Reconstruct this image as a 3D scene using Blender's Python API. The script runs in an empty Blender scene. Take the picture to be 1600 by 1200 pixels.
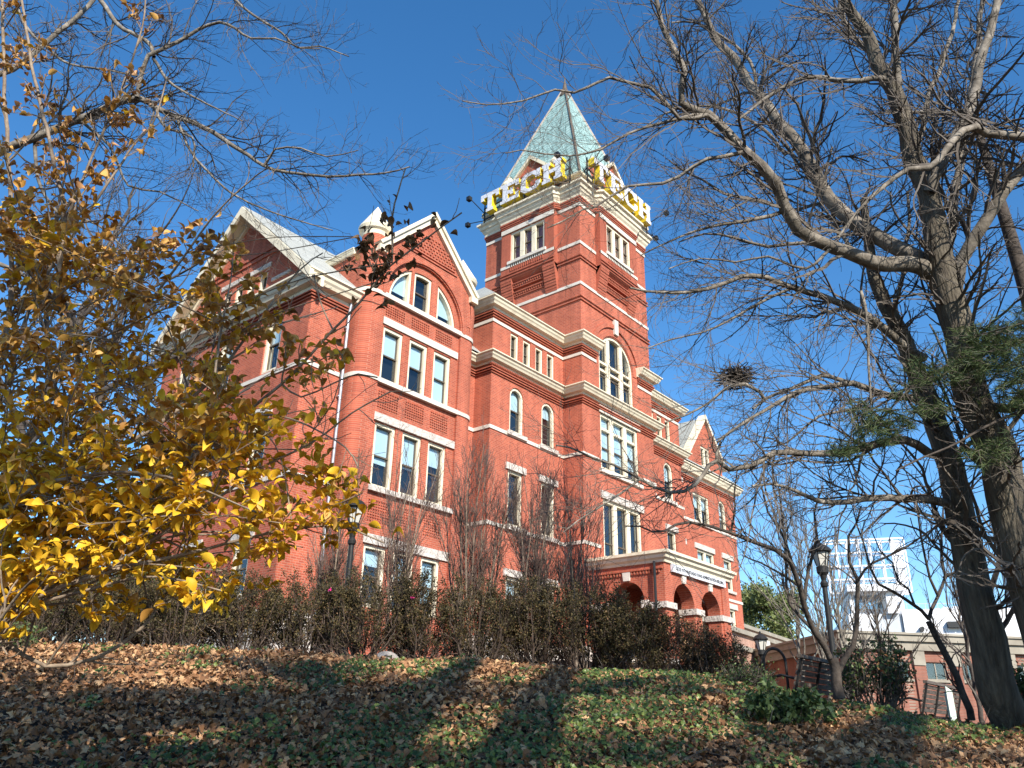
import bpy, math, random
import numpy as np
from mathutils import Vector, Matrix
from mathutils.geometry import tessellate_polygon

random.seed(7)
RNG = np.random.default_rng(11)
scene = bpy.context.scene
COL = scene.collection
rad = math.radians

# ------------------------------------------------------------------ camera
FPX = 1280.857                       # focal length in pixels of the 1600 px wide photograph
PITCH, ROLL, YAW = 0.404946, 0.021784, 0.872090
_f = np.array([math.sin(YAW) * math.cos(PITCH), math.cos(YAW) * math.cos(PITCH), math.sin(PITCH)])
_r = np.array([math.cos(YAW), -math.sin(YAW), 0.0])
_u = np.cross(_r, _f)
CR = math.cos(ROLL) * _r + math.sin(ROLL) * _u
CU = -math.sin(ROLL) * _r + math.cos(ROLL) * _u
CF = _f
EF = np.array([math.sin(YAW), math.cos(YAW), 0.0])      # horizontal forward
ER = np.array([math.cos(YAW), -math.sin(YAW), 0.0])     # horizontal right
cam_data = bpy.data.cameras.new("camera")
cam_data.sensor_width = 36.0
cam_data.sensor_fit = 'HORIZONTAL'
cam_data.lens = FPX / 1600 * 36.0
cam_data.clip_start = 0.05
cam_data.clip_end = 6000
cam = bpy.data.objects.new("camera", cam_data)
COL.objects.link(cam)
cam.matrix_world = Matrix(((CR[0], CU[0], -CF[0], 0), (CR[1], CU[1], -CF[1], 0), (CR[2], CU[2], -CF[2], 0), (0, 0, 0, 1)))
scene.camera = cam

# ------------------------------------------------------------------ light
SUN = np.array([.92, 1.8, -1.34])
SUN /= np.linalg.norm(SUN)           # direction the light travels
sun_el = math.asin(-SUN[2])
sun_az = math.atan2(-SUN[0], -SUN[1])  # clockwise from +Y
world = bpy.data.worlds.new("World")
scene.world = world
world.use_nodes = True
wn = world.node_tree
wn.nodes.clear()
sky = wn.nodes.new('ShaderNodeTexSky')
sky.sky_type = 'NISHITA'
sky.sun_disc = False
sky.sun_elevation = sun_el
sky.sun_rotation = sun_az
sky.altitude = 300
sky.air_density = 1.0
sky.dust_density = 0.2
sky.ozone_density = 2.5
bg = wn.nodes.new('ShaderNodeBackground')
bg.inputs[1].default_value = 0.135
out = wn.nodes.new('ShaderNodeOutputWorld')
hsv = wn.nodes.new('ShaderNodeHueSaturation')
hsv.inputs['Saturation'].default_value = 1.28
wn.links.new(sky.outputs[0], hsv.inputs['Color'])
wn.links.new(hsv.outputs[0], bg.inputs[0])
wn.links.new(bg.outputs[0], out.inputs[0])
sd = bpy.data.lights.new("sun", 'SUN')
sd.energy = 5.0
sd.angle = rad(0.53)
sd.color = (1.0, 0.93, 0.83)
so = bpy.data.objects.new("sun", sd)
COL.objects.link(so)
so.rotation_euler = Vector(SUN).to_track_quat('-Z', 'Y').to_euler()
so.location = (-20, -40, 60)
scene.view_settings.view_transform = 'Standard'
scene.view_settings.look = 'None'
scene.view_settings.exposure = 0.75
scene.view_settings.gamma = 1.0
scene.cycles.max_bounces = 6
scene.cycles.transparent_max_bounces = 8

# ------------------------------------------------------------------ pixel / ground helpers
def ray(px, py):
    return CR * (px - 800) / FPX + CU * (600 - py) / FPX + CF
def at(px, py, h):
    """point seen at a photo pixel, h metres ahead horizontally"""
    d = ray(px, py)
    return d * (h / d.dot(EF))
def proj(P):
    P = np.asarray(P, float)
    z = P @ CF
    z = np.where(np.abs(z) < 1e-3, 1e-3, z)
    return 800 + FPX * (P @ CR) / z, 600 - FPX * (P @ CU) / z
def pxr(w, P):
    return 0.5 * w * float(np.dot(P, CF)) / FPX
def ground_ds(d, s):
    d = np.asarray(d, float); s = np.asarray(s, float)
    t = s / np.maximum(d, 3.0)
    zc = np.interp(t, [-2, -.52, -.074, .26, .37, .52, .62, 1.5], [1.05, .98, .87, .70, .42, .20, .12, -.1])
    zb = np.interp(t, [-.6, .2, .36, .6], [2.1, 2.0, .55, .3])
    low = np.interp(d, [-100, 3.0, 3.6, 5, 7], [-1.6, -1.6, -1.5, -.98, -.30])
    u = np.clip((d - 7) / 5, 0, 1)
    mid = -.30 + (zc + .30) * (1 - (1 - u) ** 1.25)
    v = np.clip((d - 13) / 13, 0, 1)
    far = zc + (zb - zc) * v * v * (3 - 2 * v)
    z = np.where(d < 7, low, np.where(d < 12, mid, far))
    w = np.clip((d - 4) / 2, 0, 1) * np.clip((30 - d) / 10, 0, 1)
    z = z + w * (0.035 * np.sin(s * 2.1 + d * .7) * np.sin(d * 1.7 - s * .4) + .02 * np.sin(s * 5.3 + 1.3) * np.sin(d * 4.7))
    return z
def ground_xy(x, y):
    return ground_ds(x * EF[0] + y * EF[1], x * ER[0] + y * ER[1])
def DS(d, s, dz=0.0):
    P = EF * d + ER * s
    return np.array([P[0], P[1], float(ground_ds(d, s)) + dz])
def on_ground(px, h, dz=0.0):
    """ground point h metres ahead in the direction of a photo column"""
    t = (px - 800) / 1349.0
    for _ in range(4):
        P = DS(h, h * t)
        q = proj(P)[0]
        t += (px - q) / 1349.0
    return DS(h, h * t, dz)
def hit(px, py):
    r = ray(px, py); r = r / r.dot(EF)
    for h in np.arange(5.5, 14, .05):
        P = r * h
        if P[2] <= ground_xy(P[0], P[1]):
            return P
    return r * 12

# ------------------------------------------------------------------ materials
def new_mat(name):
    m = bpy.data.materials.new(name)
    m.use_nodes = True
    nt = m.node_tree
    b = nt.nodes['Principled BSDF']
    return m, nt, b
def N(nt, kind, **kw):
    n = nt.nodes.new(kind)
    for k, v in kw.items():
        if isinstance(k, str) and k.startswith('i_'):
            n.inputs[k[2:].replace('_', ' ')].default_value = v
        else:
            setattr(n, k, v)
    return n
def ramp(nt, fac, stops):
    r = nt.nodes.new('ShaderNodeValToRGB')
    e = r.color_ramp.elements
    while len(e) < len(stops): e.new(0.5)
    for i, (p, c) in enumerate(stops):
        e[i].position = p; e[i].color = (*c, 1)
    nt.links.new(fac, r.inputs[0])
    return r.outputs[0]
def mat_noise(name, stops, scale=5, rough=.7, detail=6, bump=0.0, bscale=None, dist=0.02, spec=.3, stretch=None):
    m, nt, b = new_mat(name)
    g = N(nt, 'ShaderNodeNewGeometry')
    vec = g.outputs['Position']
    if stretch:
        mp = N(nt, 'ShaderNodeMapping'); mp.inputs['Scale'].default_value = stretch
        nt.links.new(vec, mp.inputs[0]); vec = mp.outputs[0]
    n = N(nt, 'ShaderNodeTexNoise'); n.inputs['Scale'].default_value = scale; n.inputs['Detail'].default_value = detail
    n.inputs['Roughness'].default_value = .65
    nt.links.new(vec, n.inputs['Vector'])
    nt.links.new(ramp(nt, n.outputs['Fac'], stops), b.inputs['Base Color'])
    b.inputs['Roughness'].default_value = rough
    b.inputs['Specular IOR Level'].default_value = spec
    if bump:
        n2 = N(nt, 'ShaderNodeTexNoise'); n2.inputs['Scale'].default_value = bscale or scale * 4; n2.inputs['Detail'].default_value = 5
        nt.links.new(vec, n2.inputs['Vector'])
        bp = N(nt, 'ShaderNodeBump'); bp.inputs['Strength'].default_value = bump; bp.inputs['Distance'].default_value = dist
        nt.links.new(n2.outputs['Fac'], bp.inputs['Height']); nt.links.new(bp.outputs[0], b.inputs['Normal'])
    return m
def mat_brick(name, c1, c2, mortar, bw=.21, bh=.075, msize=.010, var=.35, slate=False, rough=.85, bump=.5):
    m, nt, b = new_mat(name)
    g = N(nt, 'ShaderNodeNewGeometry')
    sp = N(nt, 'ShaderNodeSeparateXYZ'); nt.links.new(g.outputs['Position'], sp.inputs[0])
    ad = N(nt, 'ShaderNodeMath', operation='ADD'); nt.links.new(sp.outputs[0], ad.inputs[0]); nt.links.new(sp.outputs[1], ad.inputs[1])
    cb = N(nt, 'ShaderNodeCombineXYZ'); nt.links.new(ad.outputs[0], cb.inputs[0]); nt.links.new(sp.outputs[2], cb.inputs[1])
    br = N(nt, 'ShaderNodeTexBrick')
    br.inputs['Scale'].default_value = 1.0
    br.inputs['Color1'].default_value = (*c1, 1); br.inputs['Color2'].default_value = (*c2, 1); br.inputs['Mortar'].default_value = (*mortar, 1)
    br.inputs['Brick Width'].default_value = bw; br.inputs['Row Height'].default_value = bh
    br.inputs['Mortar Size'].default_value = msize; br.inputs['Mortar Smooth'].default_value = .3; br.inputs['Bias'].default_value = 0.0
    nt.links.new(cb.outputs[0], br.inputs['Vector'])
    n = N(nt, 'ShaderNodeTexNoise'); n.inputs['Scale'].default_value = .55; n.inputs['Detail'].default_value = 8; n.inputs['Roughness'].default_value = .7
    nt.links.new(g.outputs['Position'], n.inputs['Vector'])
    # faint vertical weather streaks
    mp = N(nt, 'ShaderNodeMapping'); mp.inputs['Scale'].default_value = (3.0, 3.0, .25)
    nt.links.new(g.outputs['Position'], mp.inputs[0])
    n3 = N(nt, 'ShaderNodeTexNoise'); n3.inputs['Scale'].default_value = 1.0; n3.inputs['Detail'].default_value = 5
    nt.links.new(mp.outputs[0], n3.inputs['Vector'])
    av = N(nt, 'ShaderNodeMath', operation='ADD'); nt.links.new(n.outputs['Fac'], av.inputs[0]); nt.links.new(n3.outputs['Fac'], av.inputs[1])
    mr = N(nt, 'ShaderNodeMapRange'); mr.inputs[1].default_value = .6; mr.inputs[2].default_value = 1.4
    mr.inputs[3].default_value = 1 - var; mr.inputs[4].default_value = 1 + var
    nt.links.new(av.outputs[0], mr.inputs[0])
    mx = N(nt, 'ShaderNodeMix', data_type='RGBA', blend_type='MULTIPLY'); mx.inputs[0].default_value = 1.0
    nt.links.new(br.outputs['Color'], mx.inputs[6]); nt.links.new(mr.outputs[0], mx.inputs[7])
    nt.links.new(mx.outputs[2], b.inputs['Base Color'])
    b.inputs['Roughness'].default_value = rough; b.inputs['Specular IOR Level'].default_value = .2
    bp = N(nt, 'ShaderNodeBump'); bp.inputs['Strength'].default_value = bump; bp.inputs['Distance'].default_value = .012; bp.invert = True
    nt.links.new(br.outputs['Fac'], bp.inputs['Height']); nt.links.new(bp.outputs[0], b.inputs['Normal'])
    return m
def mat_plain(name, c, rough=.5, metal=0.0, spec=.5):
    m, nt, b = new_mat(name)
    b.inputs['Base Color'].default_value = (*c, 1); b.inputs['Roughness'].default_value = rough
    b.inputs['Metallic'].default_value = metal; b.inputs['Specular IOR Level'].default_value = spec
    return m
def mat_glass(name, tint=(.75, .85, .9)):
    m, nt, b = new_mat(name)
    nt.nodes.remove(b)
    o = nt.nodes['Material Output']
    tr = N(nt, 'ShaderNodeBsdfTransparent'); tr.inputs[0].default_value = (*tint, 1)
    gl = N(nt, 'ShaderNodeBsdfGlossy'); gl.inputs['Roughness'].default_value = .03
    lw_ = N(nt, 'ShaderNodeLayerWeight'); lw_.inputs[0].default_value = .5
    pw_ = N(nt, 'ShaderNodeMath', operation='POWER'); pw_.inputs[1].default_value = 3.0
    nt.links.new(lw_.outputs['Facing'], pw_.inputs[0])
    fr = N(nt, 'ShaderNodeMath', operation='MULTIPLY_ADD'); fr.inputs[1].default_value = .7; fr.inputs[2].default_value = .10
    nt.links.new(pw_.outputs[0], fr.inputs[0])
    g = N(nt, 'ShaderNodeNewGeometry')
    n = N(nt, 'ShaderNodeTexNoise'); n.inputs['Scale'].default_value = .9; n.inputs['Detail'].default_value = 1
    nt.links.new(g.outputs['Position'], n.inputs['Vector'])
    bp = N(nt, 'ShaderNodeBump'); bp.inputs['Strength'].default_value = .12; bp.inputs['Distance'].default_value = .05
    nt.links.new(n.outputs['Fac'], bp.inputs['Height']); nt.links.new(bp.outputs[0], gl.inputs['Normal'])
    mx = N(nt, 'ShaderNodeMixShader')
    nt.links.new(fr.outputs[0], mx.inputs[0]); nt.links.new(tr.outputs[0], mx.inputs[1]); nt.links.new(gl.outputs[0], mx.inputs[2])
    nt.links.new(mx.outputs[0], o.inputs[0])
    return m
def mat_leaf(name, ca, cb, cc, trans=.3, rough=.55, scale=7.0):
    """leaf with piece-to-piece colour variation"""
    m, nt, b = new_mat(name)
    g = N(nt, 'ShaderNodeNewGeometry')
    n = N(nt, 'ShaderNodeTexWhiteNoise', noise_dimensions='1D')
    nt.links.new(g.outputs['Random Per Island'], n.inputs['W'])
    n2 = N(nt, 'ShaderNodeTexNoise'); n2.inputs['Scale'].default_value = scale; n2.inputs['Detail'].default_value = 3
    nt.links.new(g.outputs['Position'], n2.inputs['Vector'])
    mi = N(nt, 'ShaderNodeMath', operation='MULTIPLY_ADD'); mi.inputs[1].default_value = .35
    mi2 = N(nt, 'ShaderNodeMath', operation='MULTIPLY_ADD'); mi2.inputs[1].default_value = .8; mi2.inputs[2].default_value = -.08
    nt.links.new(n.outputs['Value'], mi2.inputs[0]); nt.links.new(n2.outputs['Fac'], mi.inputs[0]); nt.links.new(mi2.outputs[0], mi.inputs[2])
    col = ramp(nt, mi.outputs[0], [(0.05, ca), (.5, cb), (.95, cc)])
    nt.links.new(col, b.inputs['Base Color'])
    b.inputs['Roughness'].default_value = rough; b.inputs['Specular IOR Level'].default_value = .25
    if trans:
        o = nt.nodes['Material Output']
        t = N(nt, 'ShaderNodeBsdfTranslucent'); nt.links.new(col, t.inputs[0])
        mx = N(nt, 'ShaderNodeMixShader'); mx.inputs[0].default_value = trans
        nt.links.new(b.outputs[0], mx.inputs[1]); nt.links.new(t.outputs[0], mx.inputs[2]); nt.links.new(mx.outputs[0], o.inputs[0])
    return m

M = {}
M['brick'] = mat_brick('red brick', (.43, .105, .056), (.30, .068, .040), (.40, .17, .115), bh=.085, bw=.23, msize=.013, var=.30)
M['brickdeep'] = mat_brick('moulded red brick', (.40, .105, .058), (.33, .08, .045), (.26, .10, .07), bw=.11, var=.25)
M['brickpale'] = mat_brick('faded brick', (.40, .20, .14), (.34, .16, .11), (.42, .36, .30), var=.3)
M['dark'] = mat_plain('unlit room', (.012, .014, .018), .9, 0, .1)
M['stone'] = mat_noise('pale limestone', [(.3, (.50, .45, .38)), (.7, (.66, .61, .54))], 2.5, .8, bump=.15, bscale=14)
M['roughstone'] = mat_noise('rock faced granite', [(.25, (.36, .31, .27)), (.75, (.64, .59, .53))], 5, .9, bump=.9, bscale=9, dist=.06)
M['cream'] = mat_noise('cream paint', [(.28, (.52, .45, .33)), (.5, (.68, .61, .46)), (.75, (.74, .67, .51))], 1.3, .6, detail=9, bump=.08, stretch=(1.6, 1.6, .6))
M['sash'] = mat_plain('bronze sash', (.10, .075, .05), .45)
M['glass'] = mat_glass('window glass')
M['blind'] = mat_plain('window blind', (.62, .70, .72), .8, 0, .2)
M['slate'] = mat_brick('grey slate', (.36, .37, .34), (.30, .31, .29), (.20, .21, .2), bw=.28, bh=.16, msize=.008, var=.15)
M['verdigris'] = mat_brick('green slate', (.31, .45, .43), (.21, .335, .325), (.09, .15, .145), bw=.36, bh=.30, msize=.022, var=.22)
M['white'] = mat_noise('white sign paint', [(.35, (.50, .51, .55)), (.6, (.66, .67, .70))], 5, .45)
M['yellow'] = mat_noise('yellow sign paint', [(.3, (.60, .44, .015)), (.7, (.74, .58, .05))], 4, .45)
M['black'] = mat_plain('black paint', (.012, .012, .012), .45)
M['iron'] = mat_noise('black cast iron', [(.3, (.012, .012, .012)), (.7, (.028, .026, .024))], 12, .5, bump=.1)
M['pipe'] = mat_plain('zinc downpipe', (.42, .42, .43), .35, .7)
M['lampglass'] = mat_plain('frosted lamp glass', (.55, .53, .47), .3)
M['teak'] = mat_noise('weathered bench wood', [(.3, (.055, .042, .033)), (.7, (.16, .13, .11))], 3, .7, bump=.3, bscale=30, stretch=(3, 12, 12))
M['barkpale'] = mat_noise('pale grey bark', [(.3, (.07, .06, .047)), (.5, (.16, .138, .11)), (.72, (.33, .295, .245))], 5, .9, bump=.6, bscale=22, dist=.02)
M['bark'] = mat_noise('furrowed brown bark', [(.3, (.055, .045, .035)), (.55, (.135, .115, .085)), (.75, (.23, .20, .145))], 7, .95, bump=1.0, bscale=16, dist=.05, stretch=(2.2, 2.2, .35))
M['barkdark'] = mat_noise('dark bark', [(.3, (.035, .028, .024)), (.7, (.10, .08, .065))], 9, .9, bump=.6, bscale=25)
M['twig'] = mat_noise('grey brown twigs', [(.3, (.055, .045, .038)), (.7, (.16, .138, .115))], 2.5, .9)
M['twigred'] = mat_noise('reddish brown twigs', [(.3, (.06, .038, .03)), (.7, (.19, .13, .105))], 2.5, .9)
M['stem'] = mat_noise('tan shrub bark', [(.3, (.12, .085, .06)), (.7, (.33, .26, .19))], 10, .85, bump=.3)
M['leafyel'] = mat_leaf('yellow leaves', (.56, .29, .018), (.72, .42, .022), (.78, .53, .05), .28)
M['leafgold'] = mat_leaf('golden brown leaves', (.32, .145, .028), (.56, .295, .06), (.68, .42, .14), .25)
M['leafbrown'] = mat_leaf('dry brown leaves', (.16, .075, .03), (.40, .205, .085), (.62, .40, .23), .18)
M['leafdark'] = mat_leaf('withered dark leaves', (.07, .04, .02), (.15, .085, .04), (.26, .16, .08), .1)
M['azwood'] = mat_noise('dark azalea wood', [(.3, (.045, .032, .025)), (.7, (.13, .095, .075))], 3, .9)
M['hallstone'] = mat_noise('weathered buff stone', [(.3, (.22, .195, .155)), (.7, (.34, .31, .25))], 1.2, .85)
M['hallbrick'] = mat_brick('brown red brick', (.27, .11, .075), (.22, .085, .06), (.25, .18, .14), var=.35)
M['litter'] = mat_leaf('fallen leaves', (.11, .05, .022), (.34, .17, .078), (.62, .39, .20), .05, .7)
M['ivy'] = mat_leaf('ivy leaves', (.022, .045, .012), (.065, .105, .024), (.19, .23, .06), .1, .38)
M['azalea'] = mat_leaf('azalea leaves', (.03, .028, .012), (.062, .052, .021), (.15, .108, .042), .12, .6)
M['evergreen'] = mat_leaf('evergreen leaves', (.03, .06, .022), (.07, .11, .035), (.16, .21, .08), .15, .45)
M['magnolia'] = mat_leaf('broad evergreen leaves', (.06, .09, .03), (.14, .17, .055), (.26, .28, .11), .15, .45)
M['needle'] = mat_leaf('pine needles', (.028, .05, .02), (.06, .095, .034), (.15, .18, .065), .15, .5)
M['redleaf'] = mat_plain('red leaf', (.42, .05, .03), .6)
M['pink'] = mat_plain('pink petals', (.75, .06, .30), .6)
M['soil'] = mat_noise('leaf mould soil', [(.3, (.02, .013, .008)), (.55, (.05, .03, .018)), (.75, (.11, .065, .038))], 6, .95, 10, bump=.8, bscale=25, dist=.04)
M['concrete'] = mat_noise('pale concrete', [(.3, (.42, .40, .36)), (.7, (.55, .53, .48))], 1.5, .85, bump=.1)
M['stadium'] = mat_noise('white stadium paint', [(.3, (.74, .75, .77)), (.7, (.82, .83, .85))], .4, .5)
M['greywall'] = mat_noise('grey wall panel', [(.3, (.40, .43, .46)), (.7, (.48, .51, .54))], .5, .6)
M['greenwhite'] = mat_plain('pale green board', (.62, .72, .60), .5)

# ------------------------------------------------------------------ object helpers
def tag(o, label=None, cat=None, group=None, kind=None):
    if label: o['label'] = label
    if cat: o['category'] = cat
    if group: o['group'] = group
    if kind: o['kind'] = kind
    return o
def empty(name, loc, label=None, cat=None, group=None):
    o = bpy.data.objects.new(name, None)
    o.empty_display_size = .3
    COL.objects.link(o)
    o.location = [float(v) for v in loc]
    return tag(o, label, cat, group)
def raw_mesh(name, V, loops, starts, totals, mats, midx=None, smooth=False):
    me = bpy.data.meshes.new(name)
    V = np.asarray(V, np.float32); loops = np.asarray(loops, np.int32)
    me.vertices.add(len(V)); me.vertices.foreach_set('co', V.ravel())
    me.loops.add(len(loops)); me.loops.foreach_set('vertex_index', loops)
    me.polygons.add(len(starts)); me.polygons.foreach_set('loop_start', np.asarray(starts, np.int32))
    for m in mats: me.materials.append(m)
    if midx is not None: me.polygons.foreach_set('material_index', np.asarray(midx, np.int32))
    me.polygons.foreach_set('use_smooth', np.full(len(starts), bool(smooth)))
    me.update(calc_edges=True)
    me.validate()
    return me
def link(name, me, parent=None):
    o = bpy.data.objects.new(name, me)
    COL.objects.link(o)
    if parent is not None:
        o.parent = parent
        # vertices are written in world space: undo the offset of an Empty (or of its Empty) above
        top = parent
        while top.parent is not None: top = top.parent
        if parent.type == 'EMPTY':
            o.location = -Vector(parent.location)
    return o
class MB:
    """collects faces of one part"""
    def __init__(self, S=1.0, xf=None):
        self.V = []; self.F = []; self.I = []; self.S = S; self.xf = xf; self.cuts = []
    def mark(self):
        """what follows is a piece of its own"""
        if not self.cuts or self.cuts[-1] != len(self.F): self.cuts.append(len(self.F))
    def v(self, p):
        self.V.append((p[0] * self.S, p[1] * self.S, p[2] * self.S)); return len(self.V) - 1
    def face(self, pts, mi=0):
        self.F.append([self.v(p) for p in pts]); self.I.append(mi)
    def box(self, x0, x1, y0, y1, z0, z1, mi=0):
        b = len(self.V)
        for p in ((x0, y0, z0), (x1, y0, z0), (x1, y1, z0), (x0, y1, z0), (x0, y0, z1), (x1, y0, z1), (x1, y1, z1), (x0, y1, z1)): self.v(p)
        for f in ((0, 3, 2, 1), (4, 5, 6, 7), (0, 1, 5, 4), (1, 2, 6, 5), (2, 3, 7, 6), (3, 0, 4, 7)):
            self.F.append([b + i for i in f]); self.I.append(mi)
    def hexa(self, P, mi=0):
        b = len(self.V)
        for p in P: self.v(p)
        for f in ((0, 3, 2, 1), (4, 5, 6, 7), (0, 1, 5, 4), (1, 2, 6, 5), (2, 3, 7, 6), (3, 0, 4, 7)):
            self.F.append([b + i for i in f]); self.I.append(mi)
    def bar(self, a, b, w, h=None, up=(0, 0, 1), mi=0):
        a = np.asarray(a, float); b = np.asarray(b, float); h = h or w
        t = b - a; t /= np.linalg.norm(t); u = np.asarray(up, float)
        if abs(t @ u) > .95: u = np.array([1., 0, 0])
        s = np.cross(t, u); s /= np.linalg.norm(s); u = np.cross(s, t)
        P = []
        for c in (a, b):
            for q in ((-1, -1), (1, -1), (1, 1), (-1, 1)):
                P.append(c + s * q[0] * w / 2 + u * q[1] * h / 2)
        self.hexa(P, mi)
    def prism(self, poly, fn, w0, w1, mi=0, mside=None):
        """poly of (u,v); fn(u,v,w) -> 3D"""
        n = len(poly); ms = mi if mside is None else mside
        tris = tessellate_polygon([[Vector((p[0], p[1], 0)) for p in poly]])
        for w in (w0, w1):
            b = len(self.V)
            for p in poly: self.v(fn(p[0], p[1], w))
            for t in tris: self.F.append([b + i for i in t]); self.I.append(mi)
        for i in range(n):
            p, q = poly[i], poly[(i + 1) % n]
            self.face([fn(p[0], p[1], w0), fn(q[0], q[1], w0), fn(q[0], q[1], w1), fn(p[0], p[1], w1)], ms)
    def ring(self, outer, inner, fn, w0, w1, mi=0):
        n = len(outer)
        for i in range(n):
            j = (i + 1) % n
            o0, o1, i0, i1 = outer[i], outer[j], inner[i], inner[j]
            for w in (w0, w1):
                self.face([fn(*o0, w), fn(*o1, w), fn(*i1, w), fn(*i0, w)], mi)
            self.face([fn(*o0, w0), fn(*o1, w0), fn(*o1, w1), fn(*o0, w1)], mi)
            self.face([fn(*i0, w0), fn(*i1, w0), fn(*i1, w1), fn(*i0, w1)], mi)
    def wall(self, outer, holes, fn, depth=.35, mi=0, mback=None):
        polys = [[Vector((p[0], p[1], 0)) for p in outer]] + [[Vector((p[0], p[1], 0)) for p in h] for h in holes]
        flat = [p for pl in polys for p in pl]
        b = len(self.V)
        for p in flat: self.v(fn(p[0], p[1], 0))
        for t in tessellate_polygon(polys):
            self.F.append([b + i for i in t]); self.I.append(mi)
        for h in holes:
            n = len(h)
            for i in range(n):
                p, q = h[i], h[(i + 1) % n]
                self.face([fn(*p, 0), fn(*q, 0), fn(*q, depth), fn(*p, depth)], mi)
            if mback is not None:
                self.face([fn(*p, depth) for p in h], mback)
    def lathe(self, c, prof, n=24, a0=0, a1=2 * math.pi, mi=0):
        """prof of (r, z)"""
        full = abs(a1 - a0 - 2 * math.pi) < 1e-6
        k = n if full else n + 1
        rings = []
        for r, z in prof:
            rings.append([self.v((c[0] + r * math.cos(a0 + (a1 - a0) * i / n), c[1] + r * math.sin(a0 + (a1 - a0) * i / n), c[2] + z)) for i in range(k)])
        for a, b in zip(rings, rings[1:]):
            for i in range(n):
                j = (i + 1) % k
                self.F.append([a[i], a[j], b[j], b[i]]); self.I.append(mi)
        if full:
            self.F.append(rings[0][::-1]); self.I.append(mi); self.F.append(rings[-1]); self.I.append(mi)
    def sweep(self, path, prof, mi=0, caps=True):
        """path of (x,y); prof of (outward offset, z); outward is to the right of the path"""
        P = [np.array(p, float) for p in path]; n = len(P)
        offs = []
        for i in range(n):
            ds = []
            if i > 0: ds.append((P[i] - P[i - 1]) / np.linalg.norm(P[i] - P[i - 1]))
            if i < n - 1: ds.append((P[i + 1] - P[i]) / np.linalg.norm(P[i + 1] - P[i]))
            ns = [np.array([d[1], -d[0]]) for d in ds]
            m = sum(ns); m /= np.linalg.norm(m)
            offs.append(m / max(.2, m @ ns[0]))
        rows = [[self.v((P[i][0] + offs[i][0] * o, P[i][1] + offs[i][1] * o, z)) for (o, z) in prof] for i in range(n)]
        k = len(prof)
        for i in range(n - 1):
            for j in range(k):
                l = (j + 1) % k
                self.F.append([rows[i][j], rows[i + 1][j], rows[i + 1][l], rows[i][l]]); self.I.append(mi)
        if caps:
            self.F.append(rows[0][:]); self.I.append(mi); self.F.append(rows[-1][::-1]); self.I.append(mi)
    def tube(self, pts, r, n=8, mi=0):
        pts = np.asarray(pts, float)
        R = np.full(len(pts), r, float) if np.isscalar(r) else np.asarray(r, float)
        V, F = tubes(pts[None], R[None], n)
        b = len(self.V)
        for p in V: self.v(p)
        for f in F: self.F.append([b + int(i) for i in f]); self.I.append(mi)
    def build(self, name, mats, parent=None, smooth=False):
        if not isinstance(mats, (list, tuple)): mats = [mats]
        cs = [c for c in self.cuts if 0 < c < len(self.F)]
        if cs:
            first = None
            for a, b in zip([0] + cs, cs + [len(self.F)]):
                m = MB(self.S, self.xf)
                ids = sorted({i for f in self.F[a:b] for i in f}); new = {i: k for k, i in enumerate(ids)}
                m.V = [self.V[i] for i in ids]; m.F = [[new[i] for i in f] for f in self.F[a:b]]; m.I = self.I[a:b]
                o = m.build(name, mats, parent, smooth); first = first or o
            return first
        loops = [i for f in self.F for i in f]
        tot = [len(f) for f in self.F]
        st = np.concatenate([[0], np.cumsum(tot)[:-1]])
        V = np.array(self.V, float)
        if self.xf is not None: V = self.xf(V)
        return link(name, raw_mesh(name, V, loops, st, tot, mats, self.I, smooth), parent)

def nrm(a):
    return a / np.maximum(np.linalg.norm(a, axis=-1, keepdims=True), 1e-9)
def tubes(P, R, n=4):
    """P (m,k,3), R (m,k) -> verts, quads"""
    m, k, _ = P.shape
    T = np.empty_like(P)
    T[:, 1:-1] = P[:, 2:] - P[:, :-2]; T[:, 0] = P[:, 1] - P[:, 0]; T[:, -1] = P[:, -1] - P[:, -2]
    T = nrm(T)
    ref = np.where(np.abs(T[:, :1, 2:3]) > .8, np.array([1., 0, 0]), np.array([0, 0, 1.]))
    ref = np.broadcast_to(ref, T.shape)
    A = nrm(np.cross(T, ref)); B = np.cross(T, A)
    ang = np.arange(n) * 2 * np.pi / n
    V = P[:, :, None, :] + R[:, :, None, None] * (A[:, :, None, :] * np.cos(ang)[:, None] + B[:, :, None, :] * np.sin(ang)[:, None])
    V = V.reshape(-1, 3)
    base = (np.arange(m) * k * n)[:, None, None] + (np.arange(k - 1) * n)[None, :, None]
    i = np.arange(n); j = (i + 1) % n
    F = np.stack([base + i, base + j, base + n + j, base + n + i], -1).reshape(-1, 4)
    return V, F
def quads_obj(name, VF, mats, parent=None, midx=None, smooth=False):
    Vs, Fs, o = [], [], 0
    for V, F in VF:
        Vs.append(V); Fs.append(F + o); o += len(V)
    V = np.concatenate(Vs); F = np.concatenate(Fs)
    k = F.shape[1]
    if not isinstance(mats, (list, tuple)): mats = [mats]
    return link(name, raw_mesh(name, V, F.ravel(), np.arange(len(F)) * k, None, mats, midx, smooth), parent)
def resample(pts, step):
    """Catmull-Rom through pts with even steps"""
    P = np.asarray(pts, float)
    if len(P) < 2: return P
    Q = np.vstack([2 * P[0] - P[1], P, 2 * P[-1] - P[-2]])
    out = []
    for i in range(1, len(Q) - 2):
        L = np.linalg.norm(Q[i + 1] - Q[i]); n = max(1, int(L / step))
        t = np.linspace(0, 1, n, endpoint=False)[:, None]
        a, b, c, d = Q[i - 1], Q[i], Q[i + 1], Q[i + 2]
        out.append(.5 * ((2 * b) + (-a + c) * t + (2 * a - 5 * b + 4 * c - d) * t ** 2 + (-a + 3 * b - 3 * c + d) * t ** 3))
    out.append(P[-1:])
    return np.vstack(out)
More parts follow.
